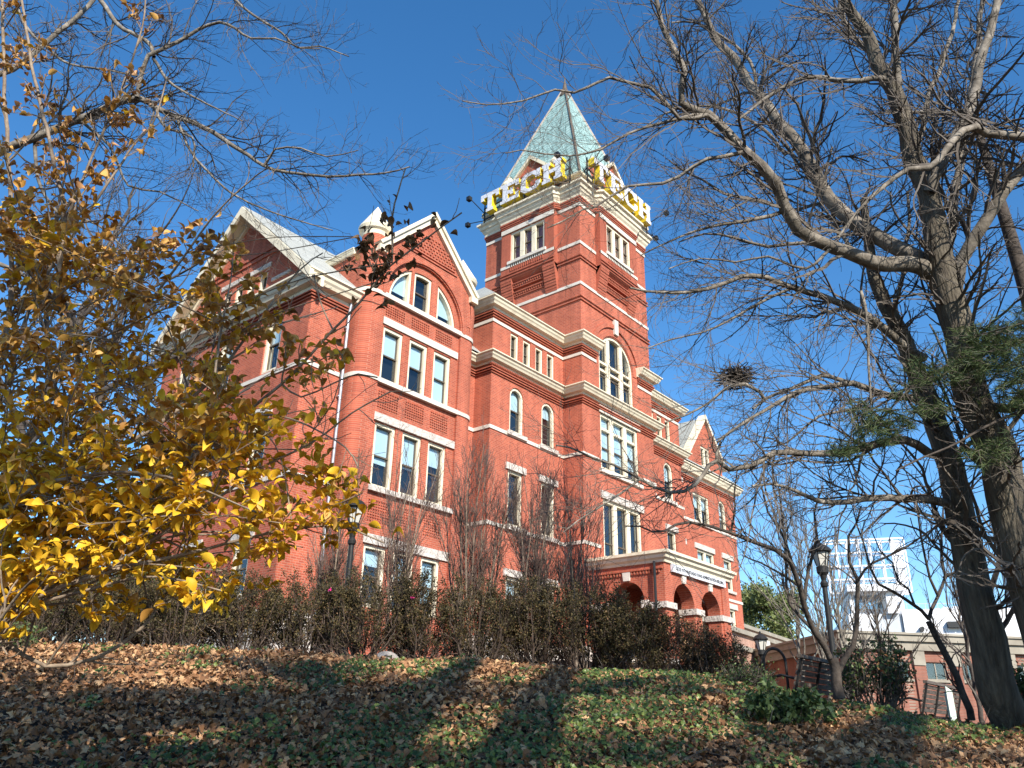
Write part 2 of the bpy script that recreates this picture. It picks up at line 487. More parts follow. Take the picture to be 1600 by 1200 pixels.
def to_k(P, k):
    s = np.concatenate([[0], np.cumsum(np.linalg.norm(np.diff(P, axis=0), axis=1))])
    q = np.linspace(0, s[-1], k)
    return np.stack([np.interp(q, s, P[:, i]) for i in range(3)], 1)
def sprout(P, R, per_m, lmin, lmax, k=6, ang=(.5, 1.1), u0=.1, wob=.25, trop=(0, 0, .08), rfac=.55, rmin=.003, taper=.35, flat=None, lshrink=.6, rng=RNG):
    """children of many branches at once. P (m,k,3) R (m,k)"""
    m, kk, _ = P.shape
    L = np.linalg.norm(np.diff(P, axis=1), axis=2).sum(1)
    cnt = rng.poisson(np.maximum(L * per_m, 0))
    idx = np.repeat(np.arange(m), cnt)
    n = len(idx)
    if n == 0: return np.zeros((0, k, 3)), np.zeros((0, k)), idx
    u = u0 + (1 - u0) * rng.random(n)
    x = u * (kk - 1); i0 = np.minimum(x.astype(int), kk - 2); fr = (x - i0)[:, None]
    base = P[idx, i0] * (1 - fr) + P[idx, i0 + 1] * fr
    r = R[idx, i0] * (1 - fr[:, 0]) + R[idx, i0 + 1] * fr[:, 0]
    tan = nrm(P[idx, i0 + 1] - P[idx, i0])
    rnd = nrm(rng.normal(size=(n, 3)))
    if flat is not None: rnd = nrm(rnd * np.array(flat))
    perp = nrm(rnd - tan * (rnd * tan).sum(1, keepdims=True))
    a = rng.uniform(ang[0], ang[1], n)[:, None]
    d = nrm(tan * np.cos(a) + perp * np.sin(a))
    length = rng.uniform(lmin, lmax, n) * (1 - lshrink * u)
    step = (length / (k - 1))[:, None]
    out = np.empty((n, k, 3)); out[:, 0] = base
    tr = np.array(trop)
    for j in range(1, k):
        d = nrm(d + rng.normal(size=(n, 3)) * wob + tr)
        out[:, j] = out[:, j - 1] + d * step
    r0 = np.maximum(np.minimum(r * rfac, length * .02 + rmin), rmin)
    RR = r0[:, None] * np.linspace(1, taper, k)[None]
    return out, np.maximum(RR, rmin * .8), idx

# leaf templates (x = width, y = length, z = up), quads only
def leaf_oval(w=.42, curl=.12, fold=.18, n=4):
    """rows of 3 verts -> 2 quads a row"""
    ys = np.linspace(0, 1, n + 1)
    prof = np.sin(np.pi * np.clip(ys * .93 + .05, 0, 1)) ** .75
    V = []
    for y, p in zip(ys, prof):
        z = -curl * (y - .5) ** 2 * 4
        V += [(-w * p, y, z + fold * p), (0, y, z), (w * p, y, z + fold * p)]
    F = []
    for i in range(n):
        a = i * 3
        F += [(a, a + 1, a + 4, a + 3), (a + 1, a + 2, a + 5, a + 4)]
    return np.array(V, float), np.array(F)
def leaf_lobed(lobes, curl=.25, fold=.1):
    """lobes: (y, half width) rows"""
    V = []
    for y, w in lobes:
        z = -curl * (y - .5) ** 2 * 4
        V += [(-w, y, z + fold * w * 2), (0, y, z), (w, y, z + fold * w * 2)]
    F = []
    for i in range(len(lobes) - 1):
        a = i * 3
        F += [(a, a + 1, a + 4, a + 3), (a + 1, a + 2, a + 5, a + 4)]
    return np.array(V, float), np.array(F)
def leaf_flat():
    return np.array([(-.32, .1, .05), (0, 0, 0), (.32, .1, .05), (.2, .75, .0), (0, 1, -.05), (-.2, .75, 0)]), np.array([(0, 1, 4, 5), (1, 2, 3, 4)])
def scatter(T, pos, ydir, up, size, rng=RNG):
    """instances of template T -> verts, faces"""
    V0, F0 = T
    Y = nrm(ydir); X = nrm(np.cross(Y, up)); Z = np.cross(X, Y)
    n = len(pos); size = np.asarray(size).reshape(-1, 1, 1) * np.ones((n, 1, 1))
    W = pos[:, None, :] + size * (V0[None, :, 0:1] * X[:, None] + V0[None, :, 1:2] * Y[:, None] + V0[None, :, 2:3] * Z[:, None])
    F = (np.arange(n) * len(V0))[:, None, None] + F0[None]
    return W.reshape(-1, 3), F.reshape(-1, F0.shape[1])

# ================================================================== the red brick building (units of 1.3 m)
S = 1.3
BX0, BX1 = 12.75, 41.22
bld = empty("campus_building", (27.16 * S, 18.68 * S, 1.4), "red brick campus building with square clock-less tower, green slate spire and cream trim", "building")
bld['label'] = "red brick building with a square tower, pale green spire and gabled wing behind the hedge"
def front(y0):
    return lambda u, v, w=0.0: (u, y0 + w, v)
def left(x0):
    return lambda u, v, w=0.0: (x0 + w, u, v)
def rect(u0, u1, v0, v1): return [(u0, v0), (u1, v0), (u1, v1), (u0, v1)]
def arch(u0, u1, v0, vs, n=12):
    c = (u0 + u1) / 2; r = (u1 - u0) / 2
    return [(u0, v0), (u1, v0)] + [(c + r * math.cos(math.pi * i / n), vs + r * math.sin(math.pi * i / n)) for i in range(n + 1)]
def inset(poly, d):
    n = len(poly); out = []
    A = sum(poly[i][0] * poly[(i + 1) % n][1] - poly[(i + 1) % n][0] * poly[i][1] for i in range(n))
    sg = 1 if A > 0 else -1
    for i in range(n):
        p0, p1, p2 = np.array(poly[i - 1]), np.array(poly[i]), np.array(poly[(i + 1) % n])
        a = (p1 - p0) / np.linalg.norm(p1 - p0); b = (p2 - p1) / np.linalg.norm(p2 - p1)
        na = np.array([-a[1], a[0]]) * sg; nb = np.array([-b[1], b[0]]) * sg
        m = na + nb; m /= np.linalg.norm(m)
        out.append(tuple(p1 + m * d / max(.3, m @ na)))
    return out
def clip_v(poly, v0, v1):
    def half(P, f):
        o = []
        for i in range(len(P)):
            p, q = P[i], P[(i + 1) % len(P)]; a, b = f(p), f(q)
            if a >= 0: o.append(p)
            if (a >= 0) != (b >= 0):
                t = a / (a - b); o.append((p[0] + (q[0] - p[0]) * t, p[1] + (q[1] - p[1]) * t))
        return o
    P = half(poly, lambda p: p[1] - v0)
    return half(P, lambda p: v1 - p[1]) if P else P
def window(poly, fn, fw=.10, blind=0.0, rail=.5, mull=(), trans=(), sash=True, parent=None, mw=.16):
    """cream frame with dark sashes, glass and roller blind"""
    inn = inset(poly, fw)
    mb = MB(S)
    mb.ring(poly, inn, fn, .045, .25, 0)
    us = [p[0] for p in inn]; vs = [p[1] for p in inn]
    u0, u1, v0, v1 = min(us), max(us), min(vs), max(vs)
    def span(u):   # vertical reach of the opening at u
        q = []
        for i in range(len(inn)):
            a, b = inn[i], inn[(i + 1) % len(inn)]
            if (a[0] - u) * (b[0] - u) < 0: q.append(a[1] + (b[1] - a[1]) * (u - a[0]) / (b[0] - a[0]))
        return (min(q), max(q)) if len(q) > 1 else (v0, v1)
    def hspan(v):
        q = []
        for i in range(len(inn)):
            a, b = inn[i], inn[(i + 1) % len(inn)]
            if (a[1] - v) * (b[1] - v) < 0: q.append(a[0] + (b[0] - a[0]) * (v - a[1]) / (b[1] - a[1]))
        return (min(q), max(q)) if len(q) > 1 else (u0, u1)
    def hexbar(ua, ub, va, vb, w0, w1, mi):
        mb.hexa([fn(ua, va, w0), fn(ub, va, w0), fn(ub, va, w1), fn(ua, va, w1), fn(ua, vb, w0), fn(ub, vb, w0), fn(ub, vb, w1), fn(ua, vb, w1)], mi)
    for u in mull:
        a, b = span(u); hexbar(u - mw / 2, u + mw / 2, a, b, .05, .24, 0)
    for v in trans:
        a, b = hspan(v); hexbar(a, b, v - .05, v + .05, .06, .23, 0)
    edges = [u0] + sorted(mull) + [u1]
    if sash:
        if not mull:
            s2 = inset(inn, .03); mb.ring(inn, s2, fn, .135, .19, 1)
        vr = v0 + (v1 - v0) * rail
        for a, b in zip(edges, edges[1:]):
            aa = a + (mw / 2 if a != u0 else 0); bb = b - (mw / 2 if b != u1 else 0)
            c = (aa + bb) / 2; lo, hi = span(c)
            h0, h1 = hspan(vr)
            hexbar(max(aa, h0), min(bb, h1), vr - .022, vr + .022, .12, .20, 1)
            if mull:
                for q in (aa, bb):
                    s0, s1 = span(min(max(q, u0 + .03), u1 - .03)); 
                    hexbar(q - .018, q + .018, s0, s1, .135, .19, 1)
    w = mb.build("window", [M['cream'], M['sash']], parent or bld)
    g = MB(S); g.face([fn(p[0], p[1], .17) for p in inset(poly, fw - .02)]); g.build("pane", M['glass'], w)
    if blind:
        bp = clip_v(inset(poly, fw), v1 - (v1 - v0) * blind, v1)
        if len(bp) > 2:
            b = MB(S); b.face([fn(p[0], p[1], .21) for p in bp]); b.build("blind", M['blind'], w)
    return w
def slab(fn, u0, u1, v0, v1, out_=.06, inn=.10):
    return [fn(u0, v0, -out_), fn(u1, v0, -out_), fn(u1, v0, inn), fn(u0, v0, inn), fn(u0, v1, -out_), fn(u1, v1, -out_), fn(u1, v1, inn), fn(u0, v1, inn)]
def part(mb, name, mat, parent=None, smooth=False): return mb.build(name, mat, parent or bld, smooth)

# ---- shared profiles: cornice (offset, z)
def cornice_prof(z, o=.42, h=.52):
    return [(-.05, z - h), (.10, z - h), (.12, z - h * .80), (o * .62, z - h * .70), (o * .70, z - h * .52), (o * .80, z - h * .40), (o * .86, z - h * .22), (o, z - h * .12), (o, z), (-.05, z + .03)]
def band_prof(z, h=.13, o=.035): return [(-.02, z - h), (o, z - h), (o, z), (-.02, z)]
def corbel(mb, path, z, mi=0):
    for k, o in ((0, .05), (1, .10), (2, .14)):
        mb.sweep(path, [(-.02, z + k * .075), (o, z + k * .075), (o, z + k * .075 + .045), (-.02, z + k * .075 + .045)], mi)

wins = []
ZB = 0.9        # foot of the walls
# ---------------------------------------------------------------- main block
main = MB(S)
YM = 18.68
f = front(YM)
main.wall([(BX0, ZB), (14.45, ZB), (14.45, 12.6), (BX0, 12.6)], [], f)
main.wall([(19.2, ZB), (20.2, ZB), (20.2, 12.4), (19.2, 12.4)], [], f)
# right part
r_holes = []
def rw(poly, **k):
    r_holes.append(poly); wins.append((poly, f, k))
rw(rect(36.55, 38.25, 9.98, 11.48), mull=(37.4,), blind=.5)
rw(arch(39.35, 40.15, 10.05, 11.28), blind=.6)
rw(rect(36.62, 38.4, 7.3, 8.62), mull=(37.5,), blind=.4)
rw(rect(39.45, 40.35, 7.0, 8.6), blind=.3)
rw(rect(34.6, 35.35, 10.0, 11.7), blind=.4)
rw(rect(34.6, 35.35, 6.65, 8.6), blind=.4)
rw(rect(39.5, 40.35, 4.2, 6.1), blind=.4)
rw(rect(36.65, 38.35, 3.3, 5.0), mull=(37.5,), blind=.4)
main.wall([(33.9, ZB), (BX1, ZB), (BX1, 12.5), (33.9, 12.5)], r_holes, f, .32, 0, 1)
# left side wall with a gable above
YL1 = 27.2; YR = 22.83
fl = left(BX0)
l_holes = []
def lw(poly, **k):
    l_holes.append(poly); wins.append((poly, fl, k))
for yc in (20.45, 23.1, 25.6):
    lw(arch(yc - .42, yc + .42, 10.05, 11.6), blind=.45)
    lw(rect(yc - .42, yc + .42, 6.65, 8.6), blind=.3)
    lw(rect(yc - .42, yc + .42, 3.3, 4.9), blind=.3)
for yc in (21.55, 22.25, 22.95, 23.65): lw(rect(yc - .24, yc + .24, 12.95, 13.95), fw=.09, blind=.2)
gz = lambda y: 16.62 - abs(y - YR) * .93
main.wall([(YM, ZB), (YL1, ZB), (YL1, gz(YL1)), (YR, gz(YR)), (YM, gz(YM))], l_holes, fl, .32, 0, 1)
main.wall([(YL1, ZB), (BX0, ZB)][:0] or [(BX0, ZB), (BX1, ZB), (BX1, 12.5), (BX0, 12.5)], [], front(YL1))
main.wall([(YM, ZB), (YL1, ZB), (YL1, 12.5), (YM, 12.5)], [], left(BX1))
for z0 in (14.55, 14.75):   # moulded courses across the gable
    main.hexa(slab(fl, YR - 2.0, YR + 2.0, z0, z0 + .09, .05, .02))
wall_o = part(main, "wall", [M['brick'], M['dark']])
for y0, y1 in ((19.2, 20.9), (21.2, 24.05)):
    pass
lint = MB(S)
lint.mark(); lint.hexa(slab(fl, 21.15, 24.05, 14.05, 14.22, .05)); lint.mark(); lint.hexa(slab(fl, 20.0, 21.0, 13.4, 13.52, .04)); lint.mark(); lint.hexa(slab(fl, 24.3, 25.4, 13.4, 13.52, .04))
for yc in (20.45, 23.1, 25.6):
    for zt, zs in ((8.6, 6.65), (4.9, 3.3)):
        lint.mark(); lint.hexa(slab(fl, yc - .55, yc + .55, zt, zt + .26, .05)); lint.mark(); lint.hexa(slab(fl, yc - .52, yc + .52, zs - .13, zs, .09))
for a, b, z in ((36.35, 38.45, 8.62), (39.25, 40.55, 8.6), (34.45, 35.5, 8.6), (34.45, 35.5, 11.7), (36.45, 38.5, 5.0), (39.3, 40.55, 6.1)):
    lint.mark(); lint.hexa(slab(f, a, b, z, z + .26, .06))
for a, b, z in ((36.4, 38.4, 9.98), (36.5, 38.5, 7.3), (39.3, 40.5, 7.0), (34.45, 35.5, 6.65), (39.35, 40.5, 4.2)):
    lint.mark(); lint.hexa(slab(f, a, b, z - .13, z, .10))
part(lint, "lintel", M['roughstone'])
# eaves of the main block
pathL = [(BX0, YL1), (BX0, YM), (14.35, YM)]
pathR = [(34.0, YM), (BX1, YM), (BX1, YL1)]
ev = MB(S); ev.mark(); ev.sweep(pathL, cornice_prof(12.75, .50, .50)); ev.mark(); ev.sweep(pathR, cornice_prof(12.66, .46, .50)); part(ev, "eaves", M['cream'])
cb = MB(S); cb.mark(); corbel(cb, pathL, 12.03); cb.mark(); corbel(cb, pathR, 11.95); part(cb, "corbel_course", M['brickdeep'])
# stone string courses round the whole front
bd = MB(S)
PB = [(BX0, YL1), (BX0, YM), (14.27, YM)]
PC = [(19.3, YM), (20.14, YM), (20.14, 17.9), (24.48, 17.9), (24.48, 16.97), (25.55, 16.97)]
PD = [(28.8, 16.97), (29.85, 16.97), (29.85, 17.9), (34.0, 17.9), (34.0, YM), (BX1, YM), (BX1, YL1)]
for z in (10.0, 6.6):
    for p in (PB, PC, PD): bd.mark(); bd.sweep(p, band_prof(z))
part(bd, "stone_band", M['stone'])
bs = MB(S)
for p in ([(BX0, YL1), (BX0, YM), (14.27, YM)], [(19.3, YM), (20.14, YM), (20.14, 17.9), (24.48, 17.9), (24.48, 16.97), (29.85, 16.97), (29.85, 17.9), (34.0, 17.9), (34.0, YM), (BX1, YM), (BX1, YL1)]):
    bs.mark(); bs.sweep(p, [(-.02, ZB), (.12, ZB), (.12, 2.75), (.04, 2.9), (-.02, 2.9)])
part(bs, "plinth", M['roughstone'])
# main roof: gable at the left end, hipped at the right
rf = MB(S)
ea, eb, rz = 18.2, 27.46, 16.92
xl, xr = 12.28, 41.7
rf.face([(xl, ea, 12.72), (xr, ea, 12.72), (xr - 4.6, YR, rz), (xl, YR, rz)])
rf.face([(xr, eb, 12.72), (xl, eb, 12.72), (xl, YR, rz), (xr - 4.6, YR, rz)])
rf.face([(xr, ea, 12.72), (xr, eb, 12.72), (xr - 4.6, YR, rz)])
for s in (-1, 1):  # thickness at the rake
    e = YR + s * (YR - ea)
    rf.face([(xl, e, 12.72), (xl, YR, rz), (xl, YR, rz - .12), (xl, e, 12.6)])
roof_o = part(rf, "roof", M['slate'])
# barge boards of the left gable, with soffit
bb = MB(S)
for s in (-1, 1):
    e = YR + s * (YR - ea)
    P0, P1 = np.array([xl, e, 12.66]), np.array([xl, YR, rz - .06])
    d = np.array([0, 0, -.34])
    bb.mark()
    for x0, x1, k in ((-.05, .04, 1.0), (.04, .10, .6)):
        bb.hexa([P0 + [x0, 0, 0] + d * k, P0 + [x1, 0, 0] + d * k, P0 + [x1, 0, 0], P0 + [x0, 0, 0], P1 + [x0, 0, 0] + d * k, P1 + [x1, 0, 0] + d * k, P1 + [x1, 0, 0], P1 + [x0, 0, 0]])
    bb.hexa([P0 + [.10, 0, -.16], P0 + [.52, 0, -.16], P0 + [.52, 0, -.1], P0 + [.1, 0, -.1], P1 + [.10, 0, -.16], P1 + [.52, 0, -.16], P1 + [.52, 0, -.1], P1 + [.1, 0, -.1]])
    bb.hexa([P0 + [.38, 0, -.42], P0 + [.5, 0, -.42], P0 + [.5, 0, -.16], P0 + [.38, 0, -.16], P1 + [.38, 0, -.42], P1 + [.5, 0, -.42], P1 + [.5, 0, -.16], P1 + [.38, 0, -.16]])
part(bb, "barge_board", M['cream'], roof_o)
# downpipe in the corner beside the turret
dp = MB(S); dp.tube([(14.12, 18.5, 12.45), (14.12, 18.55, 12.2), (14.12, 18.58, 11.9), (14.12, 18.58, 1.2)], .055, 10)
for z in (11.5, 9.2, 7.0, 4.8): dp.box(14.05, 14.19, 18.56, 18.67, z, z + .06)
part(dp, "downpipe", M['pipe'], smooth=True)

# ---------------------------------------------------------------- gabled pavilion with two round turrets
GX0, GX1, GC = 14.25, 19.42, 16.83
YB = 17.97
pv = MB(S)
fb = front(YB); YI = YB + .09
fi = front(YI)
zc_, R0 = 12.93, 1.80
big = [(15.0, ZB + .3), (18.55, ZB + .3)] + [(GC - .055 + 1.775 * math.cos(math.pi * i / 28), zc_ + 1.775 * math.sin(math.pi * i / 28)) for i in range(29)]
TR = .47
gab = [(GX0 + TR, ZB), (GX1 - TR, ZB), (GX1 - TR, 14.3), (GX1 - .1, 14.45), (GC, 16.62), (GX0 + .1, 14.45), (GX0 + TR, 14.3)]
pv.wall(gab, [big], fb, .09)
cols = ((15.13, 15.97), (16.27, 17.09), (17.39, 18.20))
p_holes = []
def pw(poly, **k):
    p_holes.append(poly); wins.append((poly, fi, k))
bl2 = (.5, .5, 1.0)
for i, (a, b) in enumerate(cols):
    pw(rect(a, b, 10.02, 11.86), blind=(.48, .5, 1.0)[i]); pw(rect(a, b, 6.62, 8.64), blind=(.62, .55, .35)[i]); pw(rect(a, b, 3.2, 4.93), blind=(.3, .45, .8)[i])
RW = 1.56; cx = GC - .06
pw([(16.27, 12.98), (17.09, 12.98)] + [(cx + RW * math.sin(q), zc_ - .06 + RW * math.cos(q)) for q in np.linspace(math.asin((17.09 - cx) / RW), math.asin((16.27 - cx) / RW), 7)], blind=.0)
qa = [(cx + RW * math.cos(q), zc_ + RW * math.sin(q)) for q in np.linspace(0.045, math.acos((17.39 - cx) / RW), 10)]
pw([(17.39, 12.98)] + qa, blind=.75, sash=False)
qb = [(2 * cx - x, z) for x, z in qa][::-1]
sh = 15.98 - (2 * cx - 17.39)
pw([(x + sh * 0, z) for x, z in qb] + [(2 * cx - 17.39, 12.98)], blind=.75, sash=False)
inner = [(15.0, ZB + .3), (18.55, ZB + .3)] + [(GC - .055 + 1.775 * math.cos(math.pi * i / 28), zc_ + 1.775 * math.sin(math.pi * i / 28)) for i in range(29)]
pv.wall(inner, p_holes, fi, .30, 0, 1)
# side walls, rounded corners
pv.wall([(YB + TR, ZB), (19.0, ZB), (21.2, 14.3), (YB + TR, 14.45)], [], left(GX0))
pv.wall([(YB + TR, ZB), (19.0, ZB), (21.2, 14.3), (YB + TR, 14.45)], [], left(GX1))
for a, sgn in ((GX0 + TR, 1), (GX1 - TR, -1)):
    a0 = math.pi if sgn == 1 else 1.5 * math.pi
    pv.lathe((a, YB + TR, 0), [(TR, ZB), (TR, 12.9), (TR + .03, 13.4), (TR + .05, 13.9), (TR, 14.5)], 12, a0, a0 + math.pi / 2)
# label mould over the big arch and diaper courses in the gable head
for r0, r1, o in ((1.82, 1.93, .05),):
    q = np.linspace(0, math.pi, 29)
    for i in range(28):
        p = [(GC - .055 + r * math.cos(t), zc_ + r * math.sin(t)) for r, t in ((r0, q[i]), (r1, q[i]), (r1, q[i + 1]), (r0, q[i + 1]))]
        pv.hexa([fb(*a, -o) for a in p] + [fb(*a, .02) for a in p])
for z in (15.02, 15.14):
    hw = (16.62 - z) / (2.17) * 2.3 - .35
    pv.hexa(slab(fb, GC - hw, GC + hw, z, z + .055, .045, .02))
for iz in range(7):
    z = 15.26 + iz * .13; hw = (16.5 - z) / 2.17 * 2.3 - .42
    n = int(hw / .075)
    for k in range(-n, n + 1):
        pv.hexa(slab(fb, GC + k * .15 - .04 + (.075 if iz % 2 else 0), GC + k * .15 + .04 + (.075 if iz % 2 else 0), z, z + .07, .035, .02))
# pierced header panels between the storeys
for (za, zb) in ((12.28, 12.72), (9.12, 9.74), (5.62, 6.32)):
    for a, b in cols:
        nz = int((zb - za) / .085); nx = 9
        for iz in range(nz):
            for k in range(nx):
                u = a + .04 + k * (b - a - .08) / (nx - 1); z = za + iz * .085
                if (k + iz) % 2 == 0 or True:
                    pv.hexa(slab(fi, u - .026, u + .026, z, z + .038, .03, .02))
pav_o = part(pv, "pavilion_wall", [M['brick'], M['dark']])
st = MB(S)
st.mark(); st.hexa(slab(fi, 15.0, 18.55, 12.82, 12.98, .13)); st.mark(); st.hexa(slab(fi, 15.06, 18.5, 11.92, 12.16, .05)); st.mark(); st.hexa(slab(fi, 15.0, 18.55, 9.87, 10.02, .14))
part(st, "sill", M['stone'], pav_o)
sr = MB(S)
for z, h in ((8.66, .25), (4.95, .28)): 
    for a in np.arange(15.0, 18.5, .59): sr.mark(); sr.hexa(slab(fi, a, min(a + .585, 18.55), z, z + h, .06 + .02 * random.random()))
for a in np.arange(15.0, 18.5, .71): sr.mark(); sr.hexa(slab(fi, a, min(a + .7, 18.55), 6.47, 6.62, .12 + .03 * random.random()))
part(sr, "lintel", M['roughstone'], pav_o)
tb = MB(S)   # stone band running round the turrets
for z in (10.02, 12.95):
    for a, a0 in ((GX0 + TR, math.pi), (GX1 - TR, 1.5 * math.pi)):
        pts = [(a + TR * math.cos(a0 + math.pi / 2 * i / 8), YB + TR + TR * math.sin(a0 + math.pi / 2 * i / 8)) for i in range(9)]
        if a0 == math.pi: pts = [(GX0, 18.66)] * (z < 12) + pts + [(15.0, YB)]
        else: pts = [(18.55, YB)] + pts + [(GX1, 18.66)] * (z < 12)
        tb.mark(); tb.sweep(pts, band_prof(z))
part(tb, "stone_band", M['stone'], pav_o)
cp = MB(S)  # raking coping
for s in (-1, 1):
    P0 = np.array([GC + s * 2.2, YB - .12, 14.42]); P1 = np.array([GC, YB - .12, 16.62])
    t = (P1 - P0) / np.linalg.norm(P1 - P0); nn = np.array([-t[2] * s * -1, 0, t[0] * s * -1]); nn = np.array([s * abs(t[2]), 0, abs(t[0])])
    cp.mark()
    for o0, o1, y0, y1 in ((-.02, .15, 0, .45), (.15, .27, -.07, .50)):
        a = [P0 + nn * o0, P0 + nn * o1, P1 + nn * o1 * (1 if True else 1), P1 + nn * o0]
        a[2] = np.array([GC, 0, 16.62 + o1 / abs(t[0])]) + [0, P1[1], 0]; a[3] = np.array([GC, 0, 16.62 + o0 / abs(t[0])]) + [0, P1[1], 0]
        cp.hexa([p + [0, y0, 0] for p in a] + [p + [0, y1, 0] for p in a])
    cp.box(GC + s * 2.2 - .16, GC + s * 2.2 + .16, YB - .16, YB + .3, 14.3, 14.52)
part(cp, "gable_coping", M['cream'], pav_o)
pr = MB(S)
pr.face([(GX0 - .12, YB + .3, 14.5), (GX0 - .12, 22.2, 14.5), (GC, 22.6, 16.7), (GC, YB + .3, 16.7)]); pr.face([(GX1 + .12, YB + .3, 14.5), (GX1 + .12, 22.2, 14.5), (GC, 22.6, 16.7), (GC, YB + .3, 16.7)])
part(pr, "pavilion_roof", M['slate'])
pe = MB(S); pe.mark(); pe.sweep([(GX0, 20.6), (GX0, YB + .75)], cornice_prof(14.52, .16, .22)); pe.mark(); pe.sweep([(GX1, YB + .75), (GX1, 20.6)], cornice_prof(14.52, .16, .22)); part(pe, "eaves", M['cream'], pav_o)
for a in (GX0 + TR, GX1 - TR):
    t = MB(S); t.lathe((a, YB + TR, 0), [(TR + .03, 13.3), (TR + .02, 13.8), (TR - .04, 14.4), (TR - .06, 15.2)], 28)
    to = part(t, "turret", M['brick'], smooth=False)
    c = MB(S); c.lathe((a, YB + TR, 0), [(TR - .05, 15.02), (TR - .02, 15.16), (TR + .06, 15.22), (TR + .10, 15.34), (TR + .07, 15.42), (TR - .05, 15.46)], 28)
    c.lathe((a, YB + TR, 0), [(TR + .06, 15.42), (0.0, 16.32)], 28)
    part(c, "turret_cap", M['cream'], to)

# ---------------------------------------------------------------- central wing
YW = 17.9
cw = MB(S); fw_ = front(YW)
c_holes = []
def cwn(poly, **k):
    c_holes.append(poly); wins.append((poly, fw_, k))
for m in (0, 1):
    X = (lambda a, b: (a, b)) if m == 0 else (lambda a, b: (54.32 - b, 54.32 - a))
    for i, (a, b) in enumerate(((21.2, 22.0), (23.1, 23.92))):
        cwn(arch(*X(a, b), 10.05, 11.45), blind=(.5, .3)[i]); cwn(rect(*X(a, b), 6.62, 8.62), blind=(0, 0)[i]); cwn(rect(*X(a, b), 3.2, 4.9), blind=.3)
    for a in (21.17, 21.92, 22.69, 23.43):
        cwn(rect(*X(a, a + .47), 12.9, 14.02), fw=.085)
cw.wall([(20.14, ZB), (24.6, ZB), (24.6, 14.6), (20.14, 14.6)], [h for h in c_holes if h[0][0] < 25], fw_, .3, 0, 1)
cw.wall([(29.7, ZB), (34.0, ZB), (34.0, 14.6), (29.7, 14.6)], [h for h in c_holes if h[0][0] > 25], fw_, .3, 0, 1)
cw.wall([(YW, ZB), (22.2, ZB), (22.2, 14.6), (YW, 14.6)], [], left(20.14)); cw.wall([(YW, ZB), (22.2, ZB), (22.2, 14.6), (YW, 14.6)], [], left(34.0))
wing_o = part(cw, "central_wing", [M['brick'], M['dark']])
lt = MB(S)
for m in (0, 1):
    for a, b in ((21.05, 22.15), (22.95, 24.07)):
        a, b = (a, b) if m == 0 else (54.32 - b, 54.32 - a)
        for z in (8.62, 4.9): lt.mark(); lt.hexa(slab(fw_, a, b, z, z + .24, .07))
        lt.mark(); lt.hexa(slab(fw_, a, b, 6.47, 6.62, .13)); lt.mark(); lt.hexa(slab(fw_, a, b, 9.9, 10.05, .10))
part(lt, "lintel", M['roughstone'], wing_o)
ub = MB(S)
ub.mark(); ub.sweep([(20.14, 22), (20.14, YW), (24.48, YW), (24.48, 16.97), (25.5, 16.97)], band_prof(14.18, .12))
ub.mark(); ub.sweep([(28.7, 16.97), (29.85, 16.97), (29.85, YW), (34.0, YW), (34.0, 22)], band_prof(14.18, .12))
part(ub, "stone_band", M['stone'], wing_o)
lc = MB(S)
PL = [(19.3, YM), (20.14, YM), (20.14, YW), (24.48, YW), (24.48, 16.97), (29.85, 16.97), (29.85, YW), (34.0, YW), (34.0, YM + .3)]
lc.sweep(PL, cornice_prof(12.68, .43, .36))
part(lc, "cornice", M['cream'])
cl = MB(S); corbel(cl, PL, 12.0)
for i in range(150):
    x = 20.0 + i * .094
    if 24.4 < x < 30: continue
    cl.box(x, x + .045, YW - .17, YW, 12.26, 12.32)
part(cl, "corbel_course", M['brickdeep'])
uc = MB(S)
uc.mark(); uc.sweep([(20.14, 22.4), (20.14, YW), (24.48, YW), (24.48, 16.97), (25.62, 16.97)], cornice_prof(14.93, .42, .40))
uc.mark(); uc.sweep([(28.62, 16.97), (29.85, 16.97), (29.85, YW), (34.0, YW), (34.0, 22.4)], cornice_prof(14.93, .42, .40))
part(uc, "cornice", M['cream'])
uk = MB(S)
for p in ([(20.14, 22.4), (20.14, YW), (24.48, YW), (24.48, 16.97), (25.5, 16.97)], [(28.7, 16.97), (29.85, 16.97), (29.85, YW), (34.0, YW), (34.0, 22.4)]): uk.mark(); corbel(uk, p, 14.26)
part(uk, "corbel_course", M['brickdeep'])
wr = MB(S)
for a, b in ((19.72, 24.6), (34.42, 29.7)):
    sg = 1 if b > a else -1
    wr.face([(a, 17.48, 14.94), (b, 17.48, 14.94), (b, 19.6, 16.7), (a + sg * 1.75, 19.6, 16.7)])
    wr.face([(a, 17.48, 14.94), (a, 23.6, 14.94), (a + sg * 1.75, 22.2, 16.7), (a + sg * 1.75, 19.6, 16.7)])
    wr.face([(a + sg * 1.75, 19.6, 16.7), (b, 19.6, 16.7), (b, 22.2, 16.9), (a + sg * 1.75, 22.2, 16.7)])
part(wr, "wing_roof", M['slate'])

